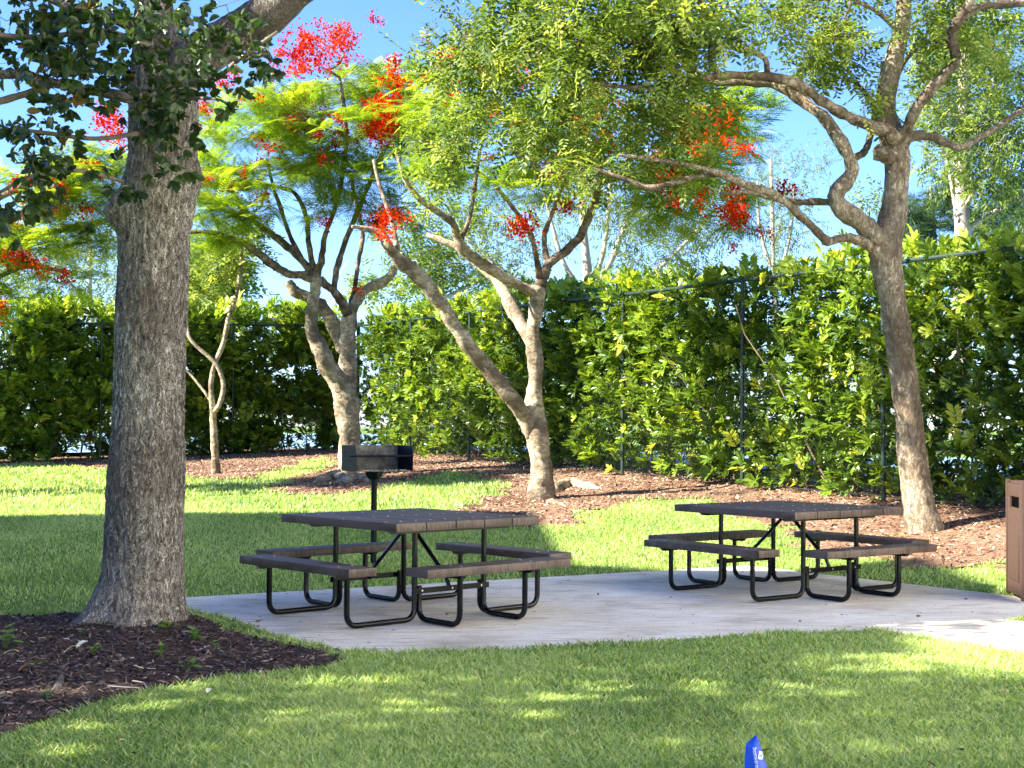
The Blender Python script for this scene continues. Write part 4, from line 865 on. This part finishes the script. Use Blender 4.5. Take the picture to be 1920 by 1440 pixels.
# ------------------------------------------------------------------ hedges
def hedge(A2, B2, label, nros, top_fun, nparts, scale=1.0, dens_low=.72):
    A2 = np.array(A2); B2 = np.array(B2); L = np.linalg.norm(B2-A2); dr = (B2-A2)/L; nn = np.array([-dr[1], dr[0]])
    if ((np.array([0, 10.])-A2)@nn) < 0: nn = -nn
    mid = (A2+B2)/2; t = empty('hedge', (mid[0], mid[1], float(gz(mid[0], mid[1]))), label, 'hedge')
    u = RNG.random(nros)*L; v = RNG.random(nros)          # height fraction
    w_ = -0.60+.60*np.abs(RNG.normal(size=nros))**.8*np.sign(RNG.normal(size=nros))*.75
    w_ = np.where(RNG.random(nros) < .07, .08, np.clip(w_-.04, -1.35, -.07))
    x = A2[0]+dr[0]*u+nn[0]*w_; y = A2[1]+dr[1]*u+nn[1]*w_
    zg = gz(x, y); H_ = top_fun(u, x, y)+.13*(vnoise(u, u*0, .8, 31)-.5)+.12*(vnoise(u, u*0, .25, 32)-.5)
    z = zg+v*H_
    lump = vnoise(u, z*1.0, .55, 21)*.6+vnoise(u, z, .22, 22)*.4
    dn = np.clip((v*H_)/.9, dens_low, 1)
    keep = (RNG.random(nros) < np.clip((lump-.22)*2.6, .12, 1)*dn) & (v > .012)
    x, y, z, u, v, w_, lump = [q[keep] for q in (x, y, z, u, v, w_, lump)]
    n = len(x); P = np.stack([x, y, z], -1)
    out = np.stack([np.full(n, nn[0]), np.full(n, nn[1]), np.full(n, .25)], -1)
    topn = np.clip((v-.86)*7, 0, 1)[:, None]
    X = out*np.where(w_ > -.6, .7, -.4)[:, None]*(1-topn*.7)+rdir(n)*.85+np.array([0, 0, .55])+topn*np.array([0, 0, 1.1])
    Z = rdir(n)*.4; Z[:, 2] += 1
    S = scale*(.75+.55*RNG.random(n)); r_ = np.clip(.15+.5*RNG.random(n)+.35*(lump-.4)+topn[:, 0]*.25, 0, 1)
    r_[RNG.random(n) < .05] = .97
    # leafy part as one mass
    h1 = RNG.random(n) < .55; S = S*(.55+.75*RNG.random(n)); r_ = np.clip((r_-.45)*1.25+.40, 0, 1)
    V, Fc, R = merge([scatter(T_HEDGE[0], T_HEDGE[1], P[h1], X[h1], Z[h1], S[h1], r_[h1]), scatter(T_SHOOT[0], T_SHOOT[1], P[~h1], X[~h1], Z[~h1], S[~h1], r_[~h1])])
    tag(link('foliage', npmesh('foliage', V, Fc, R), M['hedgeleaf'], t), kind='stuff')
    # stems
    ns = int(L*5); us = RNG.random(ns)*L; ws = -.75+RNG.normal(size=ns)*.18
    Vs = []; Fs = []; o_ = 0
    for i in range(ns):
        p = np.array([A2[0]+dr[0]*us[i]+nn[0]*ws[i], A2[1]+dr[1]*us[i]+nn[1]*ws[i], 0]); p[2] = gz(p[0], p[1])-.05
        k = 7; pts = [p.copy()]; d_ = np.array([*(dr*RNG.normal()*.2-nn*abs(RNG.normal())*.08), 1.]); hh = RNG.uniform(1.4, 3.2)
        for j in range(k):
            d_ = d_+RNG.normal(size=3)*.22; d_[2] = max(d_[2], .5); pts.append(pts[-1]+d_/np.linalg.norm(d_)*hh/k)
        r0 = RNG.uniform(.006, .022); Vt, Ft = tube_np(np.array(pts), np.linspace(r0, r0*.4, k+1), 5); Vs.append(Vt); Fs.append(Ft+o_); o_ += len(Vt)
    tag(link('stems', npmesh('stems', np.concatenate(Vs), np.concatenate(Fs), smooth=True), M['twig'], t), kind='stuff')
    # the leaves that show largest, one by one
    if nparts:
        cd = (w_ > -.35) & in_view(x, y, .1) & (z > .3); idx = np.where(cd)[0]; idx = idx[np.argsort(y[idx])][:nparts*3]
        idx = RNG.choice(idx, min(nparts//5, len(idx)), replace=False); q = np.repeat(idx, 5)
        base = P[q]+np.array([nn[0], nn[1], .2])*.05+rdir(len(q))*.03
        az = np.tile(np.arange(5)*1.257, len(idx)); tx = np.array([dr[0], dr[1], 0])
        Xl = np.cos(az)[:, None]*tx+np.sin(az)[:, None]*np.array([0, 0, 1.])+np.array([nn[0], nn[1], .3])*.6+rdir(len(q))*.2
        Zl = np.array([nn[0], nn[1], .8])+rdir(len(q))*.35
        place_leaves(t, [leafmesh('leaf', .13, .042, c, M['hedgeleafo']) for c in (.0, .12, .25)], base, Xl, Zl, .8+.4*RNG.random(len(q)))
    return t
hedge(FC+np.array([.1, -.2]), FR_, 'tall sunlit broad-leaved hedge growing through the right chain-link fence', 29000, lambda u, x, y: 3.10+.20*np.clip((y-18)/8, 0, 1), 300)
hedge(FC+np.array([-.1, .0]), FL_, 'tall shaded hedge behind the left chain-link fence, dark below and bright on top', 24000, lambda u, x, y: 3.42+0*u, 0, 1.1, 1.0)

# ------------------------------------------------------------------ chain-link fences
def fence(A2, B2, posts_u, label, corner=False):
    A2 = np.array(A2); B2 = np.array(B2); L = np.linalg.norm(B2-A2); dr = (B2-A2)/L; Hf = 3.05
    t = empty('chain_link_fence', (A2[0], A2[1], float(gz(*A2))), label, 'fence')
    P = lambda u, z: np.array([A2[0]+dr[0]*u, A2[1]+dr[1]*u, float(gz(A2[0]+dr[0]*u, A2[1]+dr[1]*u))+z])
    for i, u in enumerate(posts_u):
        b = MB(); b.tube([P(u, -.1), P(u, Hf+.02)], .045 if (corner and i == 0) else .032, 10)
        b.tube([P(u, Hf+.02), P(u, Hf+.05)], [.045, .02], 10); b.build('post', M['fencem'], t, smooth=True, local=False)
    us = np.linspace(0, L, 40)
    b = MB(); b.tube([P(u, Hf) for u in us], .028, 8); b.build('top_rail', M['fencem'], t, smooth=True, local=False)
    b = MB(); b.tube([P(u, .06) for u in us], .005, 5); b.build('bottom_wire', M['fencem'], t, local=False)
    # mesh of woven wire: zigzag diagonals
    V = []; Fc = []; s = .075; o_ = 0
    nn = np.array([-dr[1], dr[0]])
    n_ = int((L+Hf)/s)
    for sign in (1, -1):
        for k in range(n_):
            u0 = k*s-(Hf if sign > 0 else 0); a = (u0, .05) if sign > 0 else (u0, Hf)
            z0, z1 = (.05, Hf-.02) if sign > 0 else (Hf-.02, .05)
            ua, ub = u0, u0+Hf-.07
            if ub < 0 or ua > L: continue
            if ua < 0: z0 += (z1-z0)*(-ua)/(ub-ua); ua = 0
            if ub > L: z1 = z0+(z1-z0)*(L-ua)/(ub-ua); ub = L
            for q, (uu, zz) in enumerate(((ua, z0), (ub, z1))):
                p = P(uu, zz)
                for e in ((0, .003), (.003, -.002), (-.003, -.002)):
                    V.append((p[0]+nn[0]*e[0]+dr[0]*e[1]*sign, p[1]+nn[1]*e[0]+dr[1]*e[1]*sign, p[2]+e[1]))
            Fc += [(o_, o_+1, o_+4, o_+3), (o_+1, o_+2, o_+5, o_+4), (o_+2, o_, o_+3, o_+5)]; o_ += 6
    me = npmesh('wire_mesh', np.array(V), np.array(Fc)); tag(link('wire_mesh', me, M['fencem'], t), kind='stuff')
    return t
Lr = np.linalg.norm(FR_-FC)
fence(FC, FR_, [0, 3.35, 6.5, 9.3, 12.6, 16.0, 19.05, 22.3, Lr], 'long chain-link fence with dark posts in front of the sunlit right hedge', True)
fence(FC+np.array([-.12, -.06]), FL_, [.1, 3.1, 6.2, 9.3, 12.3], 'dark chain-link fence section in front of the shaded left hedge')

# ------------------------------------------------------------------ picnic tables
def rounded(pts, rad, k=6):
    pts = [np.array(p, float) for p in pts]; out = [pts[0]]
    for i in range(1, len(pts)-1):
        a, b, c = pts[i-1], pts[i], pts[i+1]; u = (a-b)/np.linalg.norm(a-b); v = (c-b)/np.linalg.norm(c-b)
        p0 = b+u*rad; p2 = b+v*rad
        for t in np.linspace(0, 1, k+1): out.append((1-t)**2*p0+2*t*(1-t)*(b*.86+(p0+p2)*.07)+t*t*p2)
    out.append(pts[-1]); return np.array(out)
HT = .76; HB = .455; TT = .062; BT = .06
def make_table(name, loc, th, label):
    # local frame: x axis = front-left normal (e0), y axis = front-right normal (e1)
    root_ = empty(name, (loc[0], loc[1], .008), label, 'picnic table', 'square picnic tables on the slab', rz=th)
    S0 = 1.424; S1 = 1.475; nb = 5; wv = S0/nb
    for i in range(nb):
        b = MB(); b.box((-S0/2+wv*(i+.5), 0, HT-TT/2), (wv-.006, S1, TT)); b.build('plank', M['plastic'], root_, bevel=.006, smooth=True)
    sc = MB()
    def screw(x, y, z): sc.tube([(x, y, z-.002), (x, y, z+.0025)], .008, 8)
    for i in range(nb):
        for dy in (-.52, .0, .52):
            for dx in (-.07, .07): screw(-S0/2+wv*(i+.5)+dx, dy, HT)
    Rb0, Rb1, L, w_ = .985, .972, 1.42, .245
    for k, R_ in enumerate((Rb0, Rb1, Rb0, Rb1)):
        M4 = Matrix.Rotation(k*math.pi/2, 4, 'Z')
        b = MB(); b.box((R_, 0, HB-BT/2), (w_, L, BT)); o = b.build('seat', M['plastic'], root_, bevel=.006, smooth=True)
        o.data.transform(M4)
        foot = .50 if k % 2 == 0 else .346
        for s in (-1, 1):
            for dx in (-.06, .06):
                p = M4 @ Vector((R_+dx, s*foot, HB)); screw(p.x, p.y, p.z)
            b = MB(); b.box((R_, s*foot, HB-BT-.014), (w_*.86, .045, .028), None, .03); o = b.build('seat_bracket', M['metal'], root_); o.data.transform(M4)
    t_ = sc.build('screws', M['screw'], root_); tag(t_, kind='stuff')
    rt_ = .0215; zt = HT-TT-.03; zf_ = rt_+.001
    px_, py_ = .346, .50
    for sx in (1, -1):
        for sy in (1, -1):
            tall_y = (sx == -1 and sy == 1)     # which way the long tube turns
            fx, fy = .969*sx, .969*sy
            A_ = rounded([(px_*sx, py_*sy, zt), (px_*sx, py_*sy, zf_), ((px_*sx, fy, zf_) if tall_y else (fx, py_*sy, zf_)), ((px_*sx, fy, HB-BT-.02) if tall_y else (fx, py_*sy, HB-BT-.02))], .085)
            b = MB(); b.tube(A_, rt_, 12); b.build('leg', M['metal'], root_, smooth=True)
            o2 = .044
            if tall_y: pts = [((px_+0)*sx, (py_-o2)*sy, .27), (px_*sx, (py_-o2)*sy, zf_), (fx, (py_-o2)*sy, zf_), (fx, (py_-o2)*sy, HB-BT-.02)]
            else: pts = [((px_-o2)*sx, py_*sy, .27), ((px_-o2)*sx, py_*sy, zf_), ((px_-o2)*sx, fy, zf_), ((px_-o2)*sx, fy, HB-BT-.02)]
            b = MB(); b.tube(rounded(pts, .085), rt_, 12); b.build('leg', M['metal'], root_, smooth=True)
    for sy in (1, -1):
        b = MB(); b.box((0, (py_+.0)*sy, HT-TT-.016), (S0*.86, .05, .032), None, .05); b.build('top_channel', M['metal'], root_)
        b = MB(); b.box((0, (py_+.026)*sy, .235), (px_*2+.06, .006, .042)); bar = b.build('crossbar', M['metal'], root_)
        b = MB()
        for x in (-px_+.05, 0, px_-.05): b.tube([(x, (py_+.028)*sy, .235), (x, (py_+.034)*sy, .235)], .008, 8)
        tag(b.build('bolts', M['screw'], root_), kind='stuff')
        b = MB(); b.tube([(0, .03*sy, HT-TT-.02), (0, (py_-.05)*sy, .32), (0, (py_)*sy, .225)], .016, 8); b.build('brace', M['metal'], root_, smooth=True)
    b = MB(); b.box((0, 0, HT-TT-.016), (.05, .9, .03)); b.build('centre_channel', M['metal'], root_)
    return root_
make_table('picnic_table', (-.805, 11.40), -2.394, 'brown square picnic table in front of the grill, nearer of the two')
make_table('picnic_table', (2.509, 13.10), -2.505, 'brown square picnic table in front of the slender forked tree, farther of the two')

# ------------------------------------------------------------------ charcoal grill
gb = at(700, 1072, 14.45); gr_ = empty('charcoal_grill', (gb[0], gb[1], .0), 'black steel charcoal grill on a post at the back edge of the slab', 'grill', rz=math.radians(24))
def gpart(name, f, mat='grillm', **k):
    b = MB(); f(b); return b.build(name, M[mat], gr_, **k)
zb = 1.02; hh = .255; W2, D2 = .30, .22
gpart('base_plate', lambda b: b.box((.03, 0, .014), (.13, .13, .012)))
gpart('post', lambda b: b.tube([(0, 0, 0), (0, 0, zb-.06)], .03, 14), smooth=True)
gpart('collar', lambda b: b.tube([(0, 0, zb-.09), (0, 0, zb-.05), (0, 0, zb-.004)], [.045, .085, .10], 4))
XO = .03
gpart('firebox_floor', lambda b: b.box((XO, 0, zb), (2*W2, 2*D2, .006)), 'ashm')
gpart('back_plate', lambda b: b.box((XO, D2, zb+hh/2), (2*W2-.008, .006, hh)), 'ashm')
gpart('side_plate', lambda b: b.box((XO-W2, 0, zb+hh/2), (.006, 2*D2+.006, hh)))
gpart('side_plate', lambda b: b.box((XO+W2, 0, zb+hh/2), (.006, 2*D2+.006, hh)))
def slots(b):
    for sx in (-1, 1):
        for yy in (-.12, .02, .14):
            for zz in (.10, .14, .18): b.box((XO+sx*(W2+.004), yy, zb+zz), (.004, .014, .022))
tag(gpart('slots', slots, 'metal'), kind='stuff')
def grate(b):
    for i in range(22): b.tube([(XO-W2+.02+i*.0266, -D2+.01, zb+.15), (XO-W2+.02+i*.0266, D2-.02, zb+.15)], .005, 6)
tag(gpart('grate', grate), kind='stuff')
gpart('grate_frame', lambda b: b.tube([(XO-W2-.06, -D2-.004, zb+.15), (XO+W2-.015, -D2-.004, zb+.15)], .009, 8), smooth=True)
def ash(b):
    r_ = random.Random(4)
    for i in range(40):
        s = r_.uniform(.008, .02); b.box((XO+r_.uniform(-W2+.03, W2-.03), -D2+r_.uniform(.01, .12), zb+s*.4), (s*1.6, s, s), Matrix.Rotation(r_.random()*6, 3, 'Z'))
tag(gpart('ash', ash, 'grey'), kind='stuff')

# ------------------------------------------------------------------ litter bin at the right edge
tb = gp(1888, 1132); bw = .62; bh = 1.015; ang_b = math.radians(-7)
cx = tb[0]+bw/2*math.cos(ang_b)-.0; 
bi_ = empty('litter_bin', (cx+.16, tb[1]+bw/2-.05, .008), 'brown square panelled litter bin cut off by the right edge of the view', 'bin', rz=ang_b)
def bpart(name, f, mat='binplastic', **k):
    b = MB(); f(b); return b.build(name, M[mat], bi_, **k)
for sx in (-1, 1):
    for sy in (-1, 1):
        bpart('corner_post', lambda b: b.box((sx*(bw/2-.02), sy*(bw/2-.02), bh/2+.012), (.04, .04, bh)), bevel=.006, smooth=True)
        bpart('foot', lambda b: b.tube([(sx*(bw/2-.07), sy*(bw/2-.045), .0), (sx*(bw/2-.07), sy*(bw/2-.045), .03)], .014, 10))
def arch(b, sx0, w_, z0, z1, rise, y, th, inset=0):
    n_ = 14; V = []
    xs_ = [-w_/2+inset+(w_-2*inset)*i/n_ for i in range(n_+1)]
    top = [z1-inset+rise*(1-(2*(x/(w_)))**2) for x in xs_]
    V = [(x, y, z0+inset) for x in xs_]+[(x, y, t) for x, t in zip(xs_, top)]; m = len(V); V += [(x, y+th, z) for x, y, z in V]
    F_ = [(i, i+1, n_+1+i+1, n_+1+i) for i in range(n_)]; F_ += [(m+a, m+d_, m+c, m+b_) for a, b_, c, d_ in F_]
    ring = list(range(n_+1))+list(range(2*n_+1, n_, -1)); F_ += [(ring[i], ring[(i+1) % len(ring)], ring[(i+1) % len(ring)]+m, ring[i]+m) for i in range(len(ring))]
    b.add(V, F_)
for k in range(4):
    M4 = Matrix.Rotation(k*math.pi/2, 4, 'Z')
    def pan(b):
        y = -bw/2+.012; zt_ = bh-.075
        b.box((0, y+.006, .10), (bw-.08, .02, .12)); b.box((0, y+.006, zt_), (bw-.08, .02, .11))
        for s in (-1, 1): b.box((s*(bw/2-.085), y+.006, (.16+zt_-.055)/2), (.09, .02, zt_-.055-.16))
        b.box((0, y+.006, .475), (bw-.26, .02, .63))
    o = bpart('side_panel', pan, bevel=.003, smooth=True); o.data.transform(M4)
    def am(b): arch(b, 0, bw-.26, .16, .60, .13, -bw/2-.001, .018)
    o = bpart('arched_relief', am, bevel=.004, smooth=True); o.data.transform(M4)
bpart('top', lambda b: b.box((0, 0, bh-.012), (bw-.07, bw-.07, .03)), bevel=.008, smooth=True)
bpart('liner', lambda b: b.tube([(0, 0, .05), (0, 0, .76)], [.2, .235], 20), 'metal', smooth=True)

# ------------------------------------------------------------------ blue marker flag
tip = at(1417, 1377, 4.5); fl = empty('marker_flag', (tip[0], tip[1], 0), 'small blue printed marker flag on a wire in the front lawn', 'flag')
b = MB(); b.tube([(0, .004, 0), (0, .004, tip[2]+.002)], .0016, 6); b.build('wire_stake', M['bluewire'], fl)
flm, n_, N_, L_ = newmat('blue_vinyl'); p_ = N_('ShaderNodeBsdfPrincipled'); p_.inputs['Base Color'].default_value = (.005, .07, .62, 1); p_.inputs['Roughness'].default_value = .35
t_ = N_('ShaderNodeBsdfTranslucent'); t_.inputs[0].default_value = (.01, .12, .8, 1); ms_ = N_('ShaderNodeMixShader'); ms_.inputs[0].default_value = .3; o_ = N_('ShaderNodeOutputMaterial')
L_(p_.outputs[0], ms_.inputs[1]); L_(t_.outputs[0], ms_.inputs[2]); L_(ms_.outputs[0], o_.inputs[0])
V = []; Fq = []; zt_ = tip[2]; nu, nv = 12, 16
def flagpt(u, v):       # u across 0..1, v down 0..1
    wl = -.0325*min(1, v*5)-.006*max(0, v-.2); wr_ = .003+.046*v
    x = wl+(wr_-wl)*u; y = -.006-.018*math.sin(u*math.pi)*(.3+v)+.010*math.sin(u*7+1)*v
    z = zt_-.145*v-.001*0
    if v*5 < 1: z = zt_-.145*v
    return (x, y, z)
for i in range(nv+1):
    for j in range(nu+1): V.append(flagpt(j/nu, i/nv))
for i in range(nv):
    for j in range(nu): a = i*(nu+1)+j; Fq.append((a, a+1, a+nu+2, a+nu+1))
me = bpy.data.meshes.new('flag_sheet'); me.from_pydata(V, [], Fq)
for p in me.polygons: p.use_smooth = True
sheet = link('flag_sheet', me, flm, fl, True)
def drape(V2):          # (x,z) sheet-space mm -> on the sheet
    out = []
    for x, z in V2:
        v = (zt_-z)/.145; wl = -.0325*min(1, v*5)-.006*max(0, v-.2); wr_ = .003+.046*v
        u = min(1, max(0, (x-wl)/(wr_-wl))); q = flagpt(u, v); out.append((q[0], q[1]-.0012, q[2]))
    return out
def emblem_quads():
    V = []; Fq = []
    cx_, cz = .0145, zt_-.062; th = math.radians(-18); s = .0085
    def R2(x, z): return (cx_+x*math.cos(th)-z*math.sin(th), cz+x*math.sin(th)+z*math.cos(th))
    K = 6
    for i in range(K):
        for j in range(K):
            def hole(a, b): # leaves an H-like mark open
                return (a in (1, 4) and 1 <= b <= 4) or (b == 2 and a in (2, 3))
            if hole(j, i): continue
            c = [(-s+2*s*j/K, -s*1.35+2.7*s*i/K), (-s+2*s*(j+1)/K, -s*1.35+2.7*s*i/K), (-s+2*s*(j+1)/K, -s*1.35+2.7*s*(i+1)/K), (-s+2*s*j/K, -s*1.35+2.7*s*(i+1)/K)]
            n0 = len(V); V += drape([R2(*q) for q in c]); Fq.append((n0, n0+1, n0+2, n0+3))
    return V, Fq
V, Fq = emblem_quads(); me = bpy.data.meshes.new('emblem'); me.from_pydata(V, [], Fq); link('emblem', me, M['wm'], fl, True)
tcu = bpy.data.curves.new('lettering', 'FONT'); tcu.body = 'hotwire'; tcu.size = .019; to = bpy.data.objects.new('tmp_text', tcu); COL.objects.link(to)
bpy.context.view_layer.update(); dg = bpy.context.evaluated_depsgraph_get(); mt = bpy.data.meshes.new_from_object(to.evaluated_get(dg)); bpy.data.objects.remove(to)
vv = drape([(-.013+v.co.y+v.co.x*.12, zt_-.036-v.co.x) for v in mt.vertices])
for v, c in zip(mt.vertices, vv): v.co = c
mt.name = 'lettering'; mt.materials.clear(); link('lettering', mt, M['wm'], fl, True)

# scattered specks on the slab and dead leaves on the lawn
def specks(n, x0, x1, y0, y1, test, size, zoff, name, mat):
    x = x0+(x1-x0)*RNG.random(n); y = y0+(y1-y0)*RNG.random(n); k = test(x, y); x, y = x[k], y[k]; n = len(x)
    X = rdir(n); X[:, 2] *= .15; Z = rdir(n)*.3; Z[:, 2] += 1
    V, Fc, R = scatter(LEAFQ*np.array([1, .5, 1.]), LEAFF, np.stack([x, y, gz(x, y)+zoff], -1), X, Z, size*(.4+RNG.random(n)**2*1.3))
    tag(link(name, npmesh(name, V, Fc, R), mat), kind='stuff')
specks(420, -3, 5.5, 9, 15.5, inslab, .022, .014, 'slab_debris', M['chip'])
specks(260, -5, 6, 6, 20, lambda x, y: ~inslab(x, y) & ~inpoly(x, y, BEDN) & ~inpoly(x, y, BEDB), .045, .045, 'lawn_litter', M['redchip'])

# ------------------------------------------------------------------ small things on the mulch and slab
def small_leaf(px, py, size, mat, label, rot, name='fallen_leaf', cat='leaf', lift=.03, group=None):
    g_ = gp(px, py, lift); b = MB(); st_ = [(0, .04), (.25, .7), (.5, 1), (.75, .8), (1, .05)]; V = []; F_ = []
    for t, ww in st_:
        z = .25*size*math.sin(t*2.5); V += [(t*size, -ww*size*.27, z+.06*size), (t*size, 0, z), (t*size, ww*size*.27, z+.06*size)]
    for i in range(4): a = i*3; F_ += [(a, a+1, a+4, a+3), (a+1, a+2, a+5, a+4)]
    me = bpy.data.meshes.new(name); me.from_pydata(V, [], F_); o = link(name, me, mat); o.location = Vector(g_); o.rotation_euler = (random.uniform(-.3, .3), random.uniform(-.3, .3), rot)
    return tag(o, label, cat, group)
small_leaf(120, 1224, .10, M['paleleaf'], 'pale curled leaf lying left of the nearest trunk, longest of the pale ones', .3)
small_leaf(143, 1216, .09, M['paleleaf'], 'pale narrow leaf touching the tip of the long pale leaf on dark mulch', .9)
small_leaf(114, 1203, .06, M['paleleaf'], 'small white leaf above the long pale leaf on dark mulch', 0)
small_leaf(7, 1226, .09, M['paleleaf'], 'pale leaf at the left edge of the view on dark mulch', .1)
small_leaf(58, 1248, .09, M['weed'], 'fresh green leaf lying on dark mulch at left', .4)
small_leaf(35, 1258, .09, M['deadleaf'], 'reddish brown leaf beside the fresh green leaf', .2)
small_leaf(486, 1262, .055, M['paleleaf'], 'yellowish leaf near the right tip of the dark mulch bed', 1.2)
small_leaf(362, 1275, .06, M['deadleaf'], 'tan leaf at the front of the mulch bed, left one of a pair', .4)
small_leaf(372, 1278, .05, M['deadleaf'], 'tan leaf at the front of the mulch bed, right one of a pair', 2.0)
small_leaf(388, 1300, .06, M['paleleaf'], 'yellow leaf where the dark mulch meets the front lawn', 1.5)
small_leaf(190, 1190, .035, M['paleleaf'], 'tiny white fleck of leaf at the foot of the nearest trunk', 1.0)
small_leaf(243, 1236, .03, M['paleleaf'], 'tiny white leaf fleck in the middle of the dark mulch', 0)
small_leaf(560, 1168, .03, M['chip'], 'tiny dark leaf on the slab front of the nearer table', 0, lift=.01)
def stick(pts, r, mat, label, name='twig', cat='twig'):
    P_ = [gp(px, py, .03+h) for px, py, h in pts]; b0 = P_[0]; b = MB(); b.tube([p-b0 for p in P_], r, 6); o = b.build(name, mat, None); o.location = Vector(b0); return tag(o, label, cat)
stick([(200, 1286, .0), (230, 1288, .005), (262, 1290, 0)], .004, M['grey'], 'straight pale twig lying in the middle of the dark mulch')
stick([(375, 1202, .01), (395, 1195, .012), (418, 1187, .01)], .009, M['metal'], 'short black rod lying in mulch right of the nearest trunk', 'rod', 'rod')
stick([(248, 1276, 0), (270, 1280, .004), (276, 1292, 0)], .004, M['grey'], 'bent pale twig near the front edge of the dark mulch')
stick([(460, 1166, 0), (480, 1165, .004)], .003, M['grey'], 'thin twig on the slab beside its left corner')
def seedpod(px, py, s, label):
    g_ = gp(px, py, .01); bm = bmesh.new(); bmesh.ops.create_icosphere(bm, subdivisions=2, radius=s)
    for v in bm.verts: v.co.z *= .6; v.co.x *= 1.4; v.co += Vector(rdir(1)[0])*s*.12
    me = bpy.data.meshes.new('seed_pod'); bm.to_mesh(me); bm.free(); o = link('seed_pod', me, M['twig']); o.location = Vector(g_)+Vector((0, 0, s*.5)); tag(o, label, 'seed pod')
seedpod(483, 1166, .014, 'dark seed pod on the twig at the slab corner')
seedpod(484, 1175, .011, 'dark seed pod just in front of the twig at the slab corner')
seedpod(838, 1152, .010, 'small dark pod on the slab under the nearer table')
seedpod(1722, 1156, .013, 'dark pod on the slab between the farther table and the bin')
seedpod(1811, 1124, .011, 'dark pod on the slab close to the bin')
seedpod(1500, 1165, .009, 'tiny dark pod on the slab in front of the farther table')
def weed(px, py, h, label, n=9):
    g_ = gp(px, py, .02); V = []; F_ = []; r_ = random.Random(px)
    me_v, me_f, me_r = [], [], []
    P = []; X = []
    for i in range(n): P.append([r_.uniform(-.3, .3)*h, r_.uniform(-.3, .3)*h, h*r_.uniform(.3, .9)]); a = r_.random()*6.3; X.append([math.cos(a), math.sin(a), r_.uniform(-.2, .5)])
    Vv, Ff, Rr = scatter(np.array(LEAFQ)*np.array([h*.55, h*.2, h*.3]), LEAFF, np.array(P), np.array(X), np.tile([0, -.3, 1.], (n, 1)), np.ones(n))
    o = empty('weed', g_, label, 'weed'); link('leaves', npmesh('leaves', Vv, Ff, Rr), M['weed'], o, True)
    b = MB()
    for p in P: b.tube([(0, 0, -.02), (p[0]*.5, p[1]*.5, p[2]*.6), tuple(p)], .0016, 4)
    b.build('stems', M['weed'], o)
weed(308, 1192, .12, 'bushy green seedling against the right foot of the nearest trunk', 16)
weed(365, 1205, .11, 'leafy seedling just right of the nearest trunk beside the black rod', 14)
weed(404, 1218, .09, 'small two-leaved seedling at the right of the mulch bed', 4)
weed(300, 1232, .09, 'low spreading seedling in mulch below the nearest trunk', 9)
weed(175, 1228, .08, 'wispy grass tuft left of the nearest trunk foot', 9)
weed(155, 1196, .08, 'thin weed at the left foot of the nearest trunk', 7)
weed(90, 1315, .07, 'tiny white-flowering weed near the grey root hump', 7)
weed(352, 1260, .13, 'dry upright weed stalk near the pair of tan leaves', 5)
weed(10, 1215, .14, 'grassy weed clump at the left edge of the mulch', 12)
weed(72, 850, .45, 'grassy tuft at the foot of the shaded hedge, left of the nearest trunk', 24)
